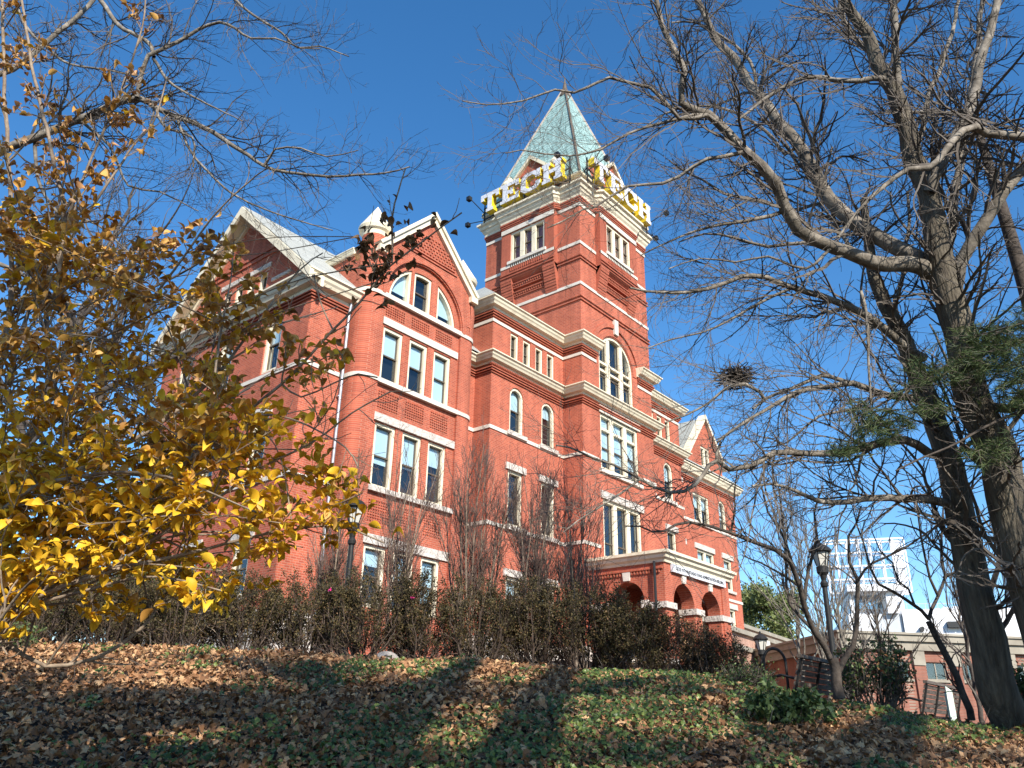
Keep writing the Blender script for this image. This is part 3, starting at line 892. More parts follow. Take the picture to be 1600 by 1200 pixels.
# ---------------------------------------------------------------- tower
TX0, TX1, TY0, TY1 = 24.48, 29.85, 16.97, 22.32
TC = (27.16, 19.64)
tw = MB(S); ft = front(TY0)
t_holes = []
def twn(poly, **k):
    t_holes.append(poly); wins.append((poly, ft, k))
twn(arch(25.72, 28.32, 12.9, 14.45, 20), mull=(26.5, 27.5), trans=(14.3, 13.95), rail=.28, mw=.24, fw=.12)
twn(rect(25.72, 28.55, 9.62, 11.98), mull=(26.62, 27.62), trans=(11.35,), rail=.4, mw=.24, fw=.12, blind=.8)
twn(rect(25.78, 28.55, 6.15, 8.45), mull=(26.7, 27.65), rail=.25, mw=.24, fw=.12)
tw.wall([(TX0, ZB), (TX1, ZB), (TX1, 22.4), (TX0, 22.4)], t_holes, ft, .35, 0, 1)
tw.wall([(TY0, ZB), (TY1, ZB), (TY1, 22.4), (TY0, 22.4)], [], left(TX0)); tw.wall([(TY0, ZB), (TY1, ZB), (TY1, 22.4), (TY0, 22.4)], [], left(TX1)); tw.wall([(TX0, ZB), (TX1, ZB), (TX1, 22.4), (TX0, 22.4)], [], front(TY1))
def four(path_fn):
    pass
TP = [(TX1, TY1), (TX0, TY1), (TX0, TY0), (TX1, TY0), (TX1, TY1)]
for z in (16.58, 16.74, 18.55, 18.70): tw.sweep(TP, [(-.02, z), (.06, z), (.06, z + .06), (-.02, z + .06)], 0, False)
# recessed rings of the big arch
for r0, r1, o in ((1.34, 1.62, .03), (1.72, 1.92, .07)):
    q = np.linspace(0, math.pi, 29)
    for i in range(28):
        p = [(27.02 + r * math.cos(t), 14.45 + r * math.sin(t)) for r, t in ((r0, q[i]), (r1, q[i]), (r1, q[i + 1]), (r0, q[i + 1]))]
        tw.hexa([ft(*a, -o) for a in p] + [ft(*a, .02) for a in p])
tower_o = part(tw, "tower", [M['brick'], M['dark']])
tbn = MB(S)
for z, h in ((17.45, .13),): tbn.sweep(TP, band_prof(z, h), 0, False)
# bands beside the oriels
OY0, OY1, OP = 18.12, 21.12, .27
OX0, OX1 = 25.66, 28.66
for z, h in ((19.44, .14), (21.38, .15)):
    tbn.mark(); tbn.sweep([(TX0, TY1), (TX0, OY1)], band_prof(z, h)); tbn.mark(); tbn.sweep([(TX0, OY0), (TX0, TY0), (OX0, TY0)], band_prof(z, h)); tbn.mark(); tbn.sweep([(OX1, TY0), (TX1, TY0), (TX1, TY1)], band_prof(z, h))
tbn.mark(); tbn.hexa(slab(ft, 25.6, 28.7, 11.98, 12.28, .06)); tbn.mark(); tbn.hexa(slab(ft, 26.86, 27.14, 15.9, 16.6, .12))
tbn.mark(); tbn.hexa(slab(ft, 25.6, 28.7, 9.48, 9.62, .10))
part(tbn, "stone_band", M['stone'], tower_o)
tl = MB(S); tl.mark(); tl.hexa(slab(ft, 25.62, 28.72, 8.45, 8.74, .07)); part(tl, "lintel", M['roughstone'], tower_o)
def mapper(side):
    """local frame (u right as seen from outside, outward o, z) of a tower face"""
    c = TC; h = 2.68
    if side == 'front': return lambda u, o, z: (c[0] + u, TY0 - o, z)
    if side == 'left': return lambda u, o, z: (TX0 - o, c[1] - u, z)
    if side == 'right': return lambda u, o, z: (TX1 + o, c[1] + u, z)
    return lambda u, o, z: (c[0] - u, TY1 + o, z)
for side in ('left', 'front', 'right', 'back'):
    mp = mapper(side)
    fo = lambda u, v, w=0.0, mp=mp: mp(u, OP - w, v)
    o = MB(S)
    hw = 1.5
    win = rect(-.98, .98, 19.6, 21.14)
    o.wall([(-hw, 18.72), (hw, 18.72), (hw, 21.75), (-hw, 21.75)], [win], fo, .34, 0, 1)
    for s in (-1, 1):
        o.face([mp(s * hw, 0, 18.3), mp(s * hw, OP, 18.72), mp(s * hw, OP, 21.75), mp(s * hw, 0, 21.75)])
        # stepped brackets carrying the oriel
        nst = 10
        for k in range(nst):
            z1 = 18.72 - k * .13; oo = OP * (1 - k / nst) + .02
            a, b = sorted((s * hw, s * (hw - .62)))
            P = [mp(a, 0, z1 - .13), mp(b, 0, z1 - .13), mp(b, oo, z1 - .13), mp(a, oo, z1 - .13), mp(a, 0, z1), mp(b, 0, z1), mp(b, oo + (.015 if k % 2 else 0), z1), mp(a, oo + (.015 if k % 2 else 0), z1)]
            o.hexa(P)
    o.face([mp(-hw, 0, 18.5), mp(hw, 0, 18.5), mp(hw, OP, 18.72), mp(-hw, OP, 18.72)])
    for z in (18.80, 18.95): o.hexa([mp(-hw, OP - .02, z), mp(hw, OP - .02, z), mp(hw, OP + .05, z), mp(-hw, OP + .05, z), mp(-hw, OP - .02, z + .06), mp(hw, OP - .02, z + .06), mp(hw, OP + .05, z + .06), mp(-hw, OP + .05, z + .06)])
    # dentil courses between the brackets
    for z, oo in ((18.42, .20), (18.02, .12)):
        o.hexa([mp(-.88, 0, z), mp(.88, 0, z), mp(.88, oo, z), mp(-.88, oo, z), mp(-.88, 0, z + .05), mp(.88, 0, z + .05), mp(.88, oo, z + .05), mp(-.88, oo, z + .05)])
        for i in range(15):
            u = -.84 + i * .12
            o.hexa([mp(u, 0, z - .12), mp(u + .06, 0, z - .12), mp(u + .06, oo - .03, z - .12), mp(u, oo - .03, z - .12), mp(u, 0, z), mp(u + .06, 0, z), mp(u + .06, oo - .03, z), mp(u, oo - .03, z)])
        o.hexa([mp(-.88, 0, z - .2), mp(.88, 0, z - .2), mp(.88, oo - .06, z - .2), mp(-.88, oo - .06, z - .2), mp(-.88, 0, z - .14), mp(.88, 0, z - .14), mp(.88, oo - .06, z - .14), mp(-.88, oo - .06, z - .14)])
    for i in range(16):     # fluted apron under the window
        u = -.94 + i * .12
        o.hexa([mp(u, OP - .02, 19.1), mp(u + .05, OP - .02, 19.1), mp(u + .05, OP + .03, 19.1), mp(u, OP + .03, 19.1), mp(u, OP - .02, 19.44), mp(u + .05, OP - .02, 19.44), mp(u + .05, OP + .03, 19.44), mp(u, OP + .03, 19.44)])
    oo_ = part(o, "oriel", [M['brickdeep'], M['dark']])
    osn = MB(S)
    for u0, u1, z0, z1, e in ((-hw, hw, 19.30, 19.44, .03), (-1.08, 1.08, 19.46, 19.6, .09), (-hw, hw, 21.16, 21.38, .04)):
        osn.mark(); osn.hexa([mp(u0, OP - .05, z0), mp(u1, OP - .05, z0), mp(u1, OP + e, z0), mp(u0, OP + e, z0), mp(u0, OP - .05, z1), mp(u1, OP - .05, z1), mp(u1, OP + e, z1), mp(u0, OP + e, z1)])
    part(osn, "sill", M['stone'], oo_)
    if side in ('left', 'front'):
        wins.append((win, fo, dict(mull=(-.33, .33), mw=.22, fw=.11, rail=.5)))
    else:
        wins.append((win, fo, dict(mull=(-.33, .33), mw=.22, fw=.11, rail=.5)))
    # gabled dormer with two pinnacles above the cornice
    g = MB(S)
    zc0 = 22.45
    gp = [(-1.2, zc0), (1.2, zc0), (1.2, 23.85), (0, 25.0), (-1.2, 23.85)]
    g.prism(gp, lambda u, v, w, mp=mp: mp(u, -w, v), -.02, .9, 0)
    for z in (24.05, 24.18):
        q = (25.0 - z) / 1.15 * 1.2 - .16
        g.hexa([mp(-q, 0, z), mp(q, 0, z), mp(q, .06, z), mp(-q, .06, z), mp(-q, 0, z + .06), mp(q, 0, z + .06), mp(q, .06, z + .06), mp(-q, .06, z + .06)])
    go = part(g, "gable_dormer", M['brick'])
    gc = MB(S)
    for s in (-1, 1):
        gc.mark(); a = [(s * 1.34, 23.70), (s * 1.34, 23.90), (0, 25.17), (0, 24.95)]
        gc.hexa([mp(p[0], -.95, p[1]) for p in a] + [mp(p[0], .16, p[1]) for p in a])
    part(gc, "gable_coping", M['cream'], go)
    gr = MB(S)
    for s in (-1, 1):
        gr.face([mp(s * 1.3, -.2, 23.86), mp(0, -.2, 25.12), mp(0, -1.6, 25.12), mp(s * 1.3, -1.2, 23.86)])
    part(gr, "dormer_roof", M['verdigris'], go)
    for s in (-1, 1):
        c = mp(s * 1.42, -.1, 0)
        p = MB(S); p.lathe((c[0], c[1], 0), [(.30, 22.4), (.30, 23.95)], 18); po = part(p, "pinnacle", M['brick'])
        k = MB(S); k.lathe((c[0], c[1], 0), [(.29, 23.86), (.31, 23.94), (.38, 24.0), (.41, 24.1), (.38, 24.17), (.36, 24.2), (0.02, 24.72)], 18); part(k, "pinnacle_cap", M['cream'], po)
# tower cornice breaking forward round the oriels
def oriel_path():
    h = 2.68; a = 1.5; c = .16
    P = []
    for side in ('back', 'left', 'front', 'right'):
        mp = mapper(side)
        P += [mp(-h if side != 'back' else -.01, 0, 0)[:2]] * (1 if side == 'back' else 0)
        P += [mp(-a - c, 0, 0)[:2], mp(-a + c * .0, OP, 0)[:2], mp(a, OP, 0)[:2], mp(a + c, 0, 0)[:2], mp(h, 0, 0)[:2]]
    return P
OPA = oriel_path()[1:]
OPA = OPA + [OPA[0]]
tcn = MB(S)
tcn.sweep(OPA, [(-.1, 21.70), (.06, 21.70), (.08, 21.82), (.15, 21.92), (.18, 22.02), (.24, 22.06), (.26, 22.2), (.36, 22.26), (.36, 22.36), (-.1, 22.42)], 0, False)
part(tcn, "cornice", M['cream'], tower_o)
tk = MB(S)
tk.sweep(OPA, [(-.1, 21.45), (.03, 21.45), (.03, 21.53), (.06, 21.53), (.06, 21.62), (.09, 21.62), (.09, 21.70), (-.1, 21.70)], 0, False)
# fluted brick parapet
b0 = 2.62
tk.box(TC[0] - b0, TC[0] + b0, TC[1] - b0, TC[1] + b0, 22.36, 22.72)
for side in ('left', 'front', 'right', 'back'):
    mp = mapper(side)
    for i in range(30):
        u = -2.6 + i * .178
        tk.hexa([mp(u, -.06, 22.38), mp(u + .09, -.06, 22.38), mp(u + .09, .03, 22.38), mp(u, .03, 22.38), mp(u, -.06, 22.70), mp(u + .09, -.06, 22.70), mp(u + .09, .03, 22.70), mp(u, .03, 22.70)])
part(tk, "parapet", M['brickdeep'], tower_o)
sp = MB(S)
hb = 2.86
ap = (TC[0], TC[1], 31.35)
cs = [(TC[0] - hb, TC[1] - hb, 22.86), (TC[0] + hb, TC[1] - hb, 22.86), (TC[0] + hb, TC[1] + hb, 22.86), (TC[0] - hb, TC[1] + hb, 22.86)]
for i in range(4): sp.face([cs[i], cs[(i + 1) % 4], ap])
spire_o = part(sp, "spire", M['verdigris'])
se = MB(S); se.sweep([(TC[0] + 2.7, TC[1] + 2.7), (TC[0] - 2.7, TC[1] + 2.7), (TC[0] - 2.7, TC[1] - 2.7), (TC[0] + 2.7, TC[1] - 2.7), (TC[0] + 2.7, TC[1] + 2.7)], [(-.1, 22.70), (.05, 22.70), (.08, 22.76), (.18, 22.80), (.20, 22.88), (-.1, 22.9)], 0, False)
part(se, "eaves", M['cream'], spire_o)
fn_ = MB(S); fn_.lathe((TC[0], TC[1], 0), [(.26, 30.55), (.30, 30.7), (.20, 30.95), (.12, 31.3), (.05, 31.7), (.01, 32.05)], 12); part(fn_, "finial", M['sash'], spire_o)
hp = MB(S)
for c in cs: hp.bar(c, (ap[0], ap[1], ap[2] + .02), .09, .09)
part(hp, "hip_ridge", M['sash'], spire_o)

# ---------------------------------------------------------------- illuminated-style block letters on all four sides
def serif(strokes): return strokes
W_, H_ = 1.0, 1.05
def letter_polys(ch):
    if ch == 'T':
        return [[(.30, 0), (.70, 0), (.70, .16), (.62, .16), (.62, .80), (.82, .80), (.82, .66), (1.0, .66), (1.0, 1.0), (0, 1.0), (0, .66), (.18, .66), (.18, .80), (.38, .80), (.38, .16), (.30, .16)]]
    if ch == 'E':
        return [[(0, 0), (.98, 0), (.98, .34), (.80, .34), (.80, .18), (.40, .18), (.40, .42), (.52, .42), (.52, .34), (.68, .34), (.68, .68), (.52, .68), (.52, .60), (.40, .60), (.40, .82), (.80, .82), (.80, .68), (.98, .68), (.98, 1.0), (0, 1.0), (0, .84), (.12, .84), (.12, .16), (0, .16)]]
    if ch == 'C':
        return [[(.22, 0), (.78, 0), (1.0, .2), (1.0, .40), (.76, .40), (.76, .28), (.66, .18), (.36, .18), (.26, .28), (.26, .72), (.36, .82), (.62, .82), (.74, .72), (.74, .60), (1.0, .60), (1.0, 1.0), (.82, 1.0), (.76, .94), (.70, 1.0), (.22, 1.0), (0, .8), (0, .2)]]
    return [[(0, 0), (.42, 0), (.42, .16), (.34, .16), (.34, .42), (.66, .42), (.66, .16), (.58, .16), (.58, 0), (1, 0), (1, .16), (.92, .16), (.92, .84), (1, .84), (1, 1), (.58, 1), (.58, .84), (.66, .84), (.66, .60), (.34, .60), (.34, .84), (.42, .84), (.42, 1), (0, 1), (0, .84), (.08, .84), (.08, .16), (0, .16)]]
for side in ('left', 'front', 'right', 'back'):
    mp = mapper(side)
    for i, ch in enumerate("TECH"):
        u0 = -2.50 + i * 1.22; b = MB(S)
        for pl in letter_polys(ch):
            P = [(u0 + x * 1.13, 22.56 + z * 1.04) for x, z in pl]
            tr = tessellate_polygon([[Vector((p[0], p[1], 0)) for p in P]])
            for oo, mi in ((.72, 0), (.40, 1)):
                s = len(b.V)
                for p in P: b.v(mp(p[0], oo, p[1]))
                for t in tr: b.F.append([s + k for k in t]); b.I.append(mi)
            for k in range(len(P)):
                p, q = P[k], P[(k + 1) % len(P)]
                b.face([mp(p[0], .40, p[1]), mp(q[0], .40, q[1]), mp(q[0], .72, q[1]), mp(p[0], .72, p[1])], 1)
                # raised white lip round the face
        part(b, "sign_letter", [M['white'], M['yellow']])
    fr = MB(S)
    for z in (22.50, 23.1, 23.55): fr.bar(mp(-2.6, .36, z), mp(2.5, .36, z), .05)
    for u in (-2.55, -1.3, -.1, 1.15, 2.45):
        fr.bar(mp(u, .36, 22.3), mp(u, .36, 23.7), .05); fr.bar(mp(u, .36, 23.2), mp(u, -.1, 22.6), .04)
    for u in (-2.6, 2.55):
        fr.bar(mp(u, .36, 22.9), mp(u * 1.0, 1.35, 23.15), .03); fr.box(*[c for pair in zip(np.array(mp(u, 1.42, 23.1)) - .1, np.array(mp(u, 1.42, 23.1)) + .1) for c in pair])
    part(fr, "sign_frame", M['black'])

# ---------------------------------------------------------------- dormer gable on the right
dg = MB(S)
fd = front(18.52)
dwin = rect(37.45, 38.45, 13.0, 14.15)
dg.wall([(36.1, 12.66), (39.8, 12.66), (39.8, 13.6), (37.95, 15.75), (36.1, 13.6)], [dwin], fd, .3, 0, 1)
dg.face([(36.1, 18.52, 12.66), (36.1, 21, 12.66), (36.1, 21, 13.6), (36.1, 18.52, 13.6)]); dg.face([(39.8, 18.52, 12.66), (39.8, 21, 12.66), (39.8, 21, 13.6), (39.8, 18.52, 13.6)])
wins.append((dwin, fd, dict(mull=(37.95,), mw=.14, blind=.5)))
dgo = part(dg, "gable_dormer", [M['brick'], M['dark']])
dr = MB(S)
for s in (-1, 1): dr.face([(37.95 + s * 2.0, 18.4, 13.42), (37.95, 18.4, 15.82), (37.95, 22.6, 15.82), (37.95 + s * 2.0, 20.6, 13.42)])
part(dr, "dormer_roof", M['slate'], dgo)
dc = MB(S)
for s in (-1, 1):
    dc.mark(); a = [(37.95 + s * 2.05, 13.3), (37.95 + s * 2.05, 13.52), (37.95, 15.98), (37.95, 15.72)]
    dc.hexa([(p[0], 18.32, p[1]) for p in a] + [(p[0], 18.75, p[1]) for p in a])
dc.hexa(slab(fd, 36.1, 39.8, 12.7, 12.86, .08))
part(dc, "gable_coping", M['cream'], dgo)

# ---------------------------------------------------------------- entrance porch
PX0, PX1, PY0 = 24.75, 29.55, 13.9
po = MB(S); fp = front(PY0); fq = left(PX0)
def piered(u0, u1, arcs, ztop, spring, z0=1.0):
    """outline with open arches running down to the ground"""
    pts = [(u0, z0)]
    for a, b in arcs:
        c = (a + b) / 2; r = (b - a) / 2
        pts += [(a, z0), (a, spring)] + [(c - r * math.cos(math.pi * i / 16), spring + r * math.sin(math.pi * i / 16)) for i in range(1, 16)] + [(b, spring), (b, z0)]
    pts += [(u1, z0), (u1, ztop), (u0, ztop)]
    return pts
po.prism(piered(PX0, PX1, ((25.28, 26.76), (27.26, 28.74)), 5.6, 4.2), fp, 0, .5)
po.prism(piered(PY0 + .5, 16.97, ((14.72, 16.02),), 5.6, 4.32), fq, 0, .5)
po.prism(piered(PY0 + .5, 16.97, ((14.72, 16.02),), 5.6, 4.32), left(PX1 - .5), 0, .5)
po.box(PX0 + .5, PX1 - .5, PY0 + .5, 16.97, 5.3, 5.5)
po.box(28.9, 29.2, PY0 - .05, PY0 + .05, 1.0, 5.2)
for i in range(24):
    y = 14.05 + i * .12; po.box(PX0 - .06, PX0 + .02, y, y + .06, 5.18, 5.3)
po.box(PX0 - .08, PX0 + .02, PY0 + .05, 16.9, 5.3, 5.36)
porch_o = part(po, "porch", M['brick'])
pc = MB(S); pc.sweep([(PX0, 16.97), (PX0, PY0), (PX1, PY0), (PX1, 16.97)], [(-.1, 5.52), (.06, 5.52), (.08, 5.60), (.17, 5.66), (.19, 5.76), (.27, 5.80), (.27, 5.90), (-.1, 5.94)])
pc.box(PX0, PX1, PY0, 16.97, 5.82, 5.92)
part(pc, "porch_cornice", M['cream'], porch_o)
pk = MB(S)
for c in (26.02, 28.0): pk.mark(); pk.prism([(c - .11, 4.96), (c + .11, 4.96), (c + .15, 5.3), (c - .15, 5.3)], fp, -.07, .1)
pk.mark(); pk.prism([(15.37 - .12, 5.0), (15.37 + .12, 5.0), (15.37 + .17, 5.34), (15.37 - .17, 5.34)], fq, -.07, .1)
part(pk, "keystone", M['stone'], porch_o)
pq = MB(S)
for a, b in ((24.62, 25.34), (26.70, 27.32), (28.68, 29.68)): pq.mark(); pq.box(a, b, PY0 - .1, PY0 + .6, 4.0, 4.2)
pq.mark(); pq.box(PX0 - .1, PX0 + .6, PY0 + .62, 14.8, 4.05, 4.3); pq.mark(); pq.box(PX0 - .1, PX0 + .6, 15.95, 16.9, 4.05, 4.3)
for a, b in ((24.66, 25.32), (26.74, 27.28), (28.7, 29.64)): pq.mark(); pq.box(a, b, PY0 - .06, PY0 + .56, .9, 2.4)
part(pq, "capital", M['roughstone'], porch_o)
pp = MB(S); pp.tube([(24.62, 14.2, 5.55), (24.62, 14.2, 1.0)], .05, 8); part(pp, "downpipe", M['black'])
sb = MB(S); sb.box(25.16, 29.12, PY0 - .12, PY0 - .02, 5.24, 5.51)
sb_o = part(sb, "sign_board", M['white'])
tcv = bpy.data.curves.new("lettering", 'FONT')
tcv.body = "LETTIE PATE WHITEHEAD EVANS ADMINISTRATION BUILDING"
tcv.size = .2; tcv.extrude = .01; tcv.align_x = 'CENTER'; tcv.align_y = 'CENTER'
tob = bpy.data.objects.new("lettering", tcv); COL.objects.link(tob)
bpy.context.view_layer.update()
dgx = bpy.context.evaluated_depsgraph_get()
tme = bpy.data.meshes.new_from_object(tob.evaluated_get(dgx))
bpy.data.objects.remove(tob)
co = np.empty(len(tme.vertices) * 3, np.float32); tme.vertices.foreach_get('co', co); co = co.reshape(-1, 3)
wt = co[:, 0].max() - co[:, 0].min(); k_ = 3.6 / wt
q = np.stack([27.14 + (co[:, 0] - (co[:, 0].max() + co[:, 0].min()) / 2) * k_, PY0 - .124 - co[:, 2] * .5, 5.375 + co[:, 1] * max(k_, .8)], 1) * S
tme.vertices.foreach_set('co', q.astype(np.float32).ravel()); tme.materials.clear(); tme.materials.append(M['black']); tme.update()
link("lettering", tme, sb_o)

for poly, fn, k in wins: window(poly, fn, **k)

# ================================================================== ground
def grid_axis(fine, lo, hi, n, far, nf):
    a = np.linspace(lo, hi, n)
    g = np.geomspace(1, far, nf)
    return np.concatenate([(lo - g)[::-1], a, hi + g])
gd = np.concatenate([-np.geomspace(1, 1500, 14)[::-1] - 6, np.linspace(-6, 3, 10), np.linspace(3.2, 16, 100), np.linspace(16.5, 60, 50), 60 + np.geomspace(2, 3000, 22)])
gs = np.concatenate([-np.geomspace(1, 2500, 18)[::-1] - 16, np.linspace(-16, 16, 170), 16 + np.geomspace(1, 2500, 18)])
D_, S_ = np.meshgrid(gd, gs, indexing='ij')
Z_ = ground_ds(D_, S_)
GV = D_[..., None] * EF + S_[..., None] * ER; GV[..., 2] = Z_
nd, ns = D_.shape
ii = (np.arange(nd - 1)[:, None] * ns + np.arange(ns - 1)[None]).ravel()
GF = np.stack([ii, ii + ns, ii + ns + 1, ii + 1], 1)
gr = quads_obj("ground", [(GV.reshape(-1, 3), GF)], M['soil'], smooth=True)
tag(gr, kind='structure')

def slope_points(n, d0=5.6, d1=13.6, t0=-.72, t1=.72, rng=RNG):
    d = np.sqrt(rng.uniform(d0 ** 2, d1 ** 2, n)); t = rng.uniform(t0, t1, n)
    return d, t * d
def vnoise(x, y, seed, sc):
    r = np.random.default_rng(seed)
    v = np.zeros_like(x)
    for k in range(8):
        a = r.uniform(0, 2 * np.pi); f = sc * r.uniform(.5, 1.8); ph = r.uniform(0, 6.28)
        v += np.sin((x * np.cos(a) + y * np.sin(a)) * f + ph)
    return v / 2.8
# leaf litter: curled oak and maple leaves lying over one another
n = 62000
d, s = slope_points(n)
pos = d[:, None] * EF + s[:, None] * ER
pos[:, 2] = ground_ds(d, s) + .012 + RNG.random(n) ** 2 * .085
oak = leaf_lobed([(0, .02), (.12, .09), (.24, .25), (.33, .12), (.45, .36), (.55, .15), (.68, .30), (.78, .12), (1.0, .03)], .22, .10)
mapl = leaf_lobed([(0, .02), (.1, .22), (.2, .48), (.32, .22), (.48, .5), (.6, .2), (.75, .22), (1.0, .02)], .16, .12)
oval = leaf_oval(.32, .3, .25, 3)
upv = nrm(np.array([-EF[0] * .25, -EF[1] * .25, 1.0]) + RNG.normal(size=(n, 3)) * .42)
yd = RNG.normal(size=(n, 3)); yd = nrm(yd - upv * (yd * upv).sum(1, keepdims=True))
size = RNG.uniform(.035, .105, n)
k = RNG.integers(0, 3, n)
li = quads_obj("leaf_litter", [scatter(T, pos[k == j], yd[k == j], upv[k == j], size[k == j]) for j, T in enumerate((oak, mapl, oval))], M['litter'])
tag(li, kind='stuff')
# ivy, thick in patches
n = 62000
d, s = slope_points(n)
q = .9 * vnoise(d, s, 5, 1.3) + .6 * vnoise(d, s, 9, 4.0) + .35 * vnoise(d, s, 12, 9.0)
tt = s / d
thr = np.interp(tt, [-.7, -.4, -.05, .1, .3, .6], [.75, .5, .30, .12, .02, -.05]) + np.interp(d, [5.5, 7.5, 10, 12.5], [-.3, 0, .2, .1])
keep = q > thr + RNG.normal(size=n) * .3
d, s = d[keep], s[keep]; n = len(d)
pos = d[:, None] * EF + s[:, None] * ER
pos[:, 2] = ground_ds(d, s) + .03 + RNG.random(n) * .11
ivyT = leaf_lobed([(0, .12), (.1, .34), (.22, .46), (.36, .24), (.52, .36), (.7, .18), (1.0, .02)], .10, .12)
upv = nrm(np.array([-EF[0] * .7, -EF[1] * .7, 1.0]) + RNG.normal(size=(n, 3)) * .5)
yd = RNG.normal(size=(n, 3)) - np.array([EF[0], EF[1], .4]) * .6; yd = nrm(yd - upv * (yd * upv).sum(1, keepdims=True))
iv = quads_obj("ivy", [scatter(ivyT, pos, yd, upv, RNG.uniform(.030, .062, n))], M['ivy'])
tag(iv, kind='stuff')
# loose dead stalks and grass blades on the bank
n = 1500
d, s = slope_points(n, 6.2, 12.8)
pos = d[:, None] * EF + s[:, None] * ER; pos[:, 2] = ground_ds(d, s)
dr_ = nrm(RNG.normal(size=(n, 3)) * [1, 1, .35] + [0, 0, .22]); L = RNG.uniform(.12, .45, n)[:, None]
P = np.stack([pos, pos + dr_ * L * .5 + [0, 0, .03], pos + dr_ * L + RNG.normal(size=(n, 3)) * .04], 1)
tag(quads_obj("dead_stalks", [tubes(P, np.full((n, 3), .0028), 3)], M['twig']), kind='stuff')

# ================================================================== trees
def limb_from_px(pl, w0, w1, h0, h1, step=.18, wig=.03, rng=RNG):
    """photo polyline -> points in space with radii"""
    m = len(pl)
    hs = np.linspace(h0, h1, m) if np.isscalar(h1) else np.asarray(h1)
    P = np.array([at(x, y, h) for (x, y), h in zip(pl, hs)])
    Q = resample(P, step)
    s = np.linspace(0, 1, len(Q))
    wv = w0 + (w1 - w0) * s
    R = np.array([pxr(w, q) for w, q in zip(wv, Q)])
    j = rng.normal(size=Q.shape); j = np.array([np.convolve(j[:, i], np.ones(3) / 3, 'same') for i in range(3)]).T
    j[0] = 0; Q = Q + j * np.minimum(R, .035)[:, None] * .7
    return Q, np.maximum(R, .0045)
def bare_tree(name, base, limbs, label, cat, twigs, bark, twigmat, levels, group=None, trunk_n=10, trunks=None, seed=3):
    """limbs: list of (points, radii). trunk part + crown part"""
    rng = np.random.default_rng(seed)
    t = empty(name, base, label, cat, group)
    big, small = [], []
    for i, (P, R) in enumerate(limbs):
        n = 12 if R.max() > .12 else 8 if R.max() > .03 else 5
        (big if i < (trunks or 1) else small).append(tubes(P[None], R[None], n))
    quads_obj("trunk", big, bark, t, smooth=True)
    if small: quads_obj("limbs", small, bark, t, smooth=True)
    K = 14
    P = np.stack([to_k(p, K) for p, r in limbs]); R = np.stack([np.interp(np.linspace(0, 1, K), np.linspace(0, 1, len(r)), r) for p, r in limbs])
    parts = []
    for lv in levels:
        P, R, _ = sprout(P, R, rng=rng, **lv)
        if len(P): parts.append(tubes(P, R, 4 if lv.get('rmin', 0) > .006 else 3))
    if parts: quads_obj("crown", parts, twigmat, t)
    return t, P

# ---- big bare tree on the right, two close stems
def Lm(pl, w0, w1, h0, h1): return limb_from_px(pl, w0 * (.78 if w0 < 40 else 1), w1 * .85, h0, h1)
gb = on_ground(1572, 11.2)
A = []
A.append(Lm([(1578, 1122), (1562, 1085), (1540, 1000), (1515, 880), (1497, 780), (1472, 690), (1440, 605), (1410, 524), (1384, 476), (1360, 415), (1352, 349), (1348, 310)], 60, 12, 11.2, 10.2))
A.append(Lm([(1668, 1150), (1648, 1060), (1606, 900), (1570, 775), (1556, 700), (1520, 625), (1506, 550), (1486, 475), (1468, 400), (1452, 310), (1430, 245), (1410, 176), (1397, 139), (1375, 101), (1352, 49), (1311, -10), (1270, -80)], 74, 9, 10.4, 9.2))
A.append(Lm([(1455, 430), (1442, 420), (1400, 416), (1360, 409), (1300, 386), (1247, 360), (1225, 326), (1214, 289), (1191, 259), (1157, 229), (1105, 180), (1064, 161), (1071, 109), (1045, 56), (1025, -10)], 34, 8, 10.0, 8.0))
A.append(Lm([(1458, 425), (1446, 412), (1390, 379), (1337, 345), (1292, 307), (1274, 270), (1247, 229), (1210, 180), (1180, 146), (1150, 97), (1116, 56), (1095, 10), (1080, -40)], 34, 8, 10.0, 10.8))
A.append(Lm([(1403, 135), (1401, 100), (1397, 56), (1394, -20)], 17, 11, 9.5, 9.5))
A.append(Lm([(1452, 300), (1460, 285), (1484, 225), (1514, 169), (1529, 112), (1544, 56), (1565, -20)], 25, 13, 9.6, 9.2))
A.append(Lm([(1478, 420), (1484, 390), (1490, 320), (1500, 250), (1510, 195), (1520, 120), (1530, 60), (1535, -10)], 20, 8, 10.0, 10.8))
A.append(Lm([(1492, 455), (1499, 412), (1517, 375), (1555, 319), (1600, 262), (1660, 190)], 28, 18, 9.9, 9.0))
A.append(Lm([(1680, 215), (1600, 216), (1540, 208), (1525, 199), (1505, 205), (1487, 221), (1450, 262), (1416, 266), (1375, 296), (1337, 334), (1310, 372)], 22, 4, 8.8, 8.4))
A.append(Lm([(1510, 172), (1502, 176), (1470, 177), (1440, 175), (1412, 176)], 9, 6, 9.3, 9.5))
A.append(Lm([(1390, 126), (1379, 124), (1326, 127), (1266, 120), (1225, 135), (1180, 165), (1150, 190)], 12, 4, 9.5, 8.4))
A.append(Lm([(1445, 560), (1412, 535), (1352, 494), (1300, 467), (1240, 449), (1176, 430), (1124, 445), (1067, 456), (1010, 456), (985, 450)], 18, 4, 10.6, 9.0))
A.append(Lm([(1452, 635), (1424, 621), (1371, 614), (1330, 599), (1296, 604), (1247, 614), (1210, 632), (1157, 662), (1120, 690)], 17, 4, 10.8, 9.4))
A.append(Lm([(1330, 599), (1300, 590), (1285, 587), (1232, 610), (1195, 625), (1176, 640)], 9, 5, 10.4, 10.0))
A.append(Lm([(1195, 625), (1187, 610), (1165, 598), (1142, 602), (1110, 628), (1075, 647), (1040, 660)], 8, 3, 10.0, 9.4))
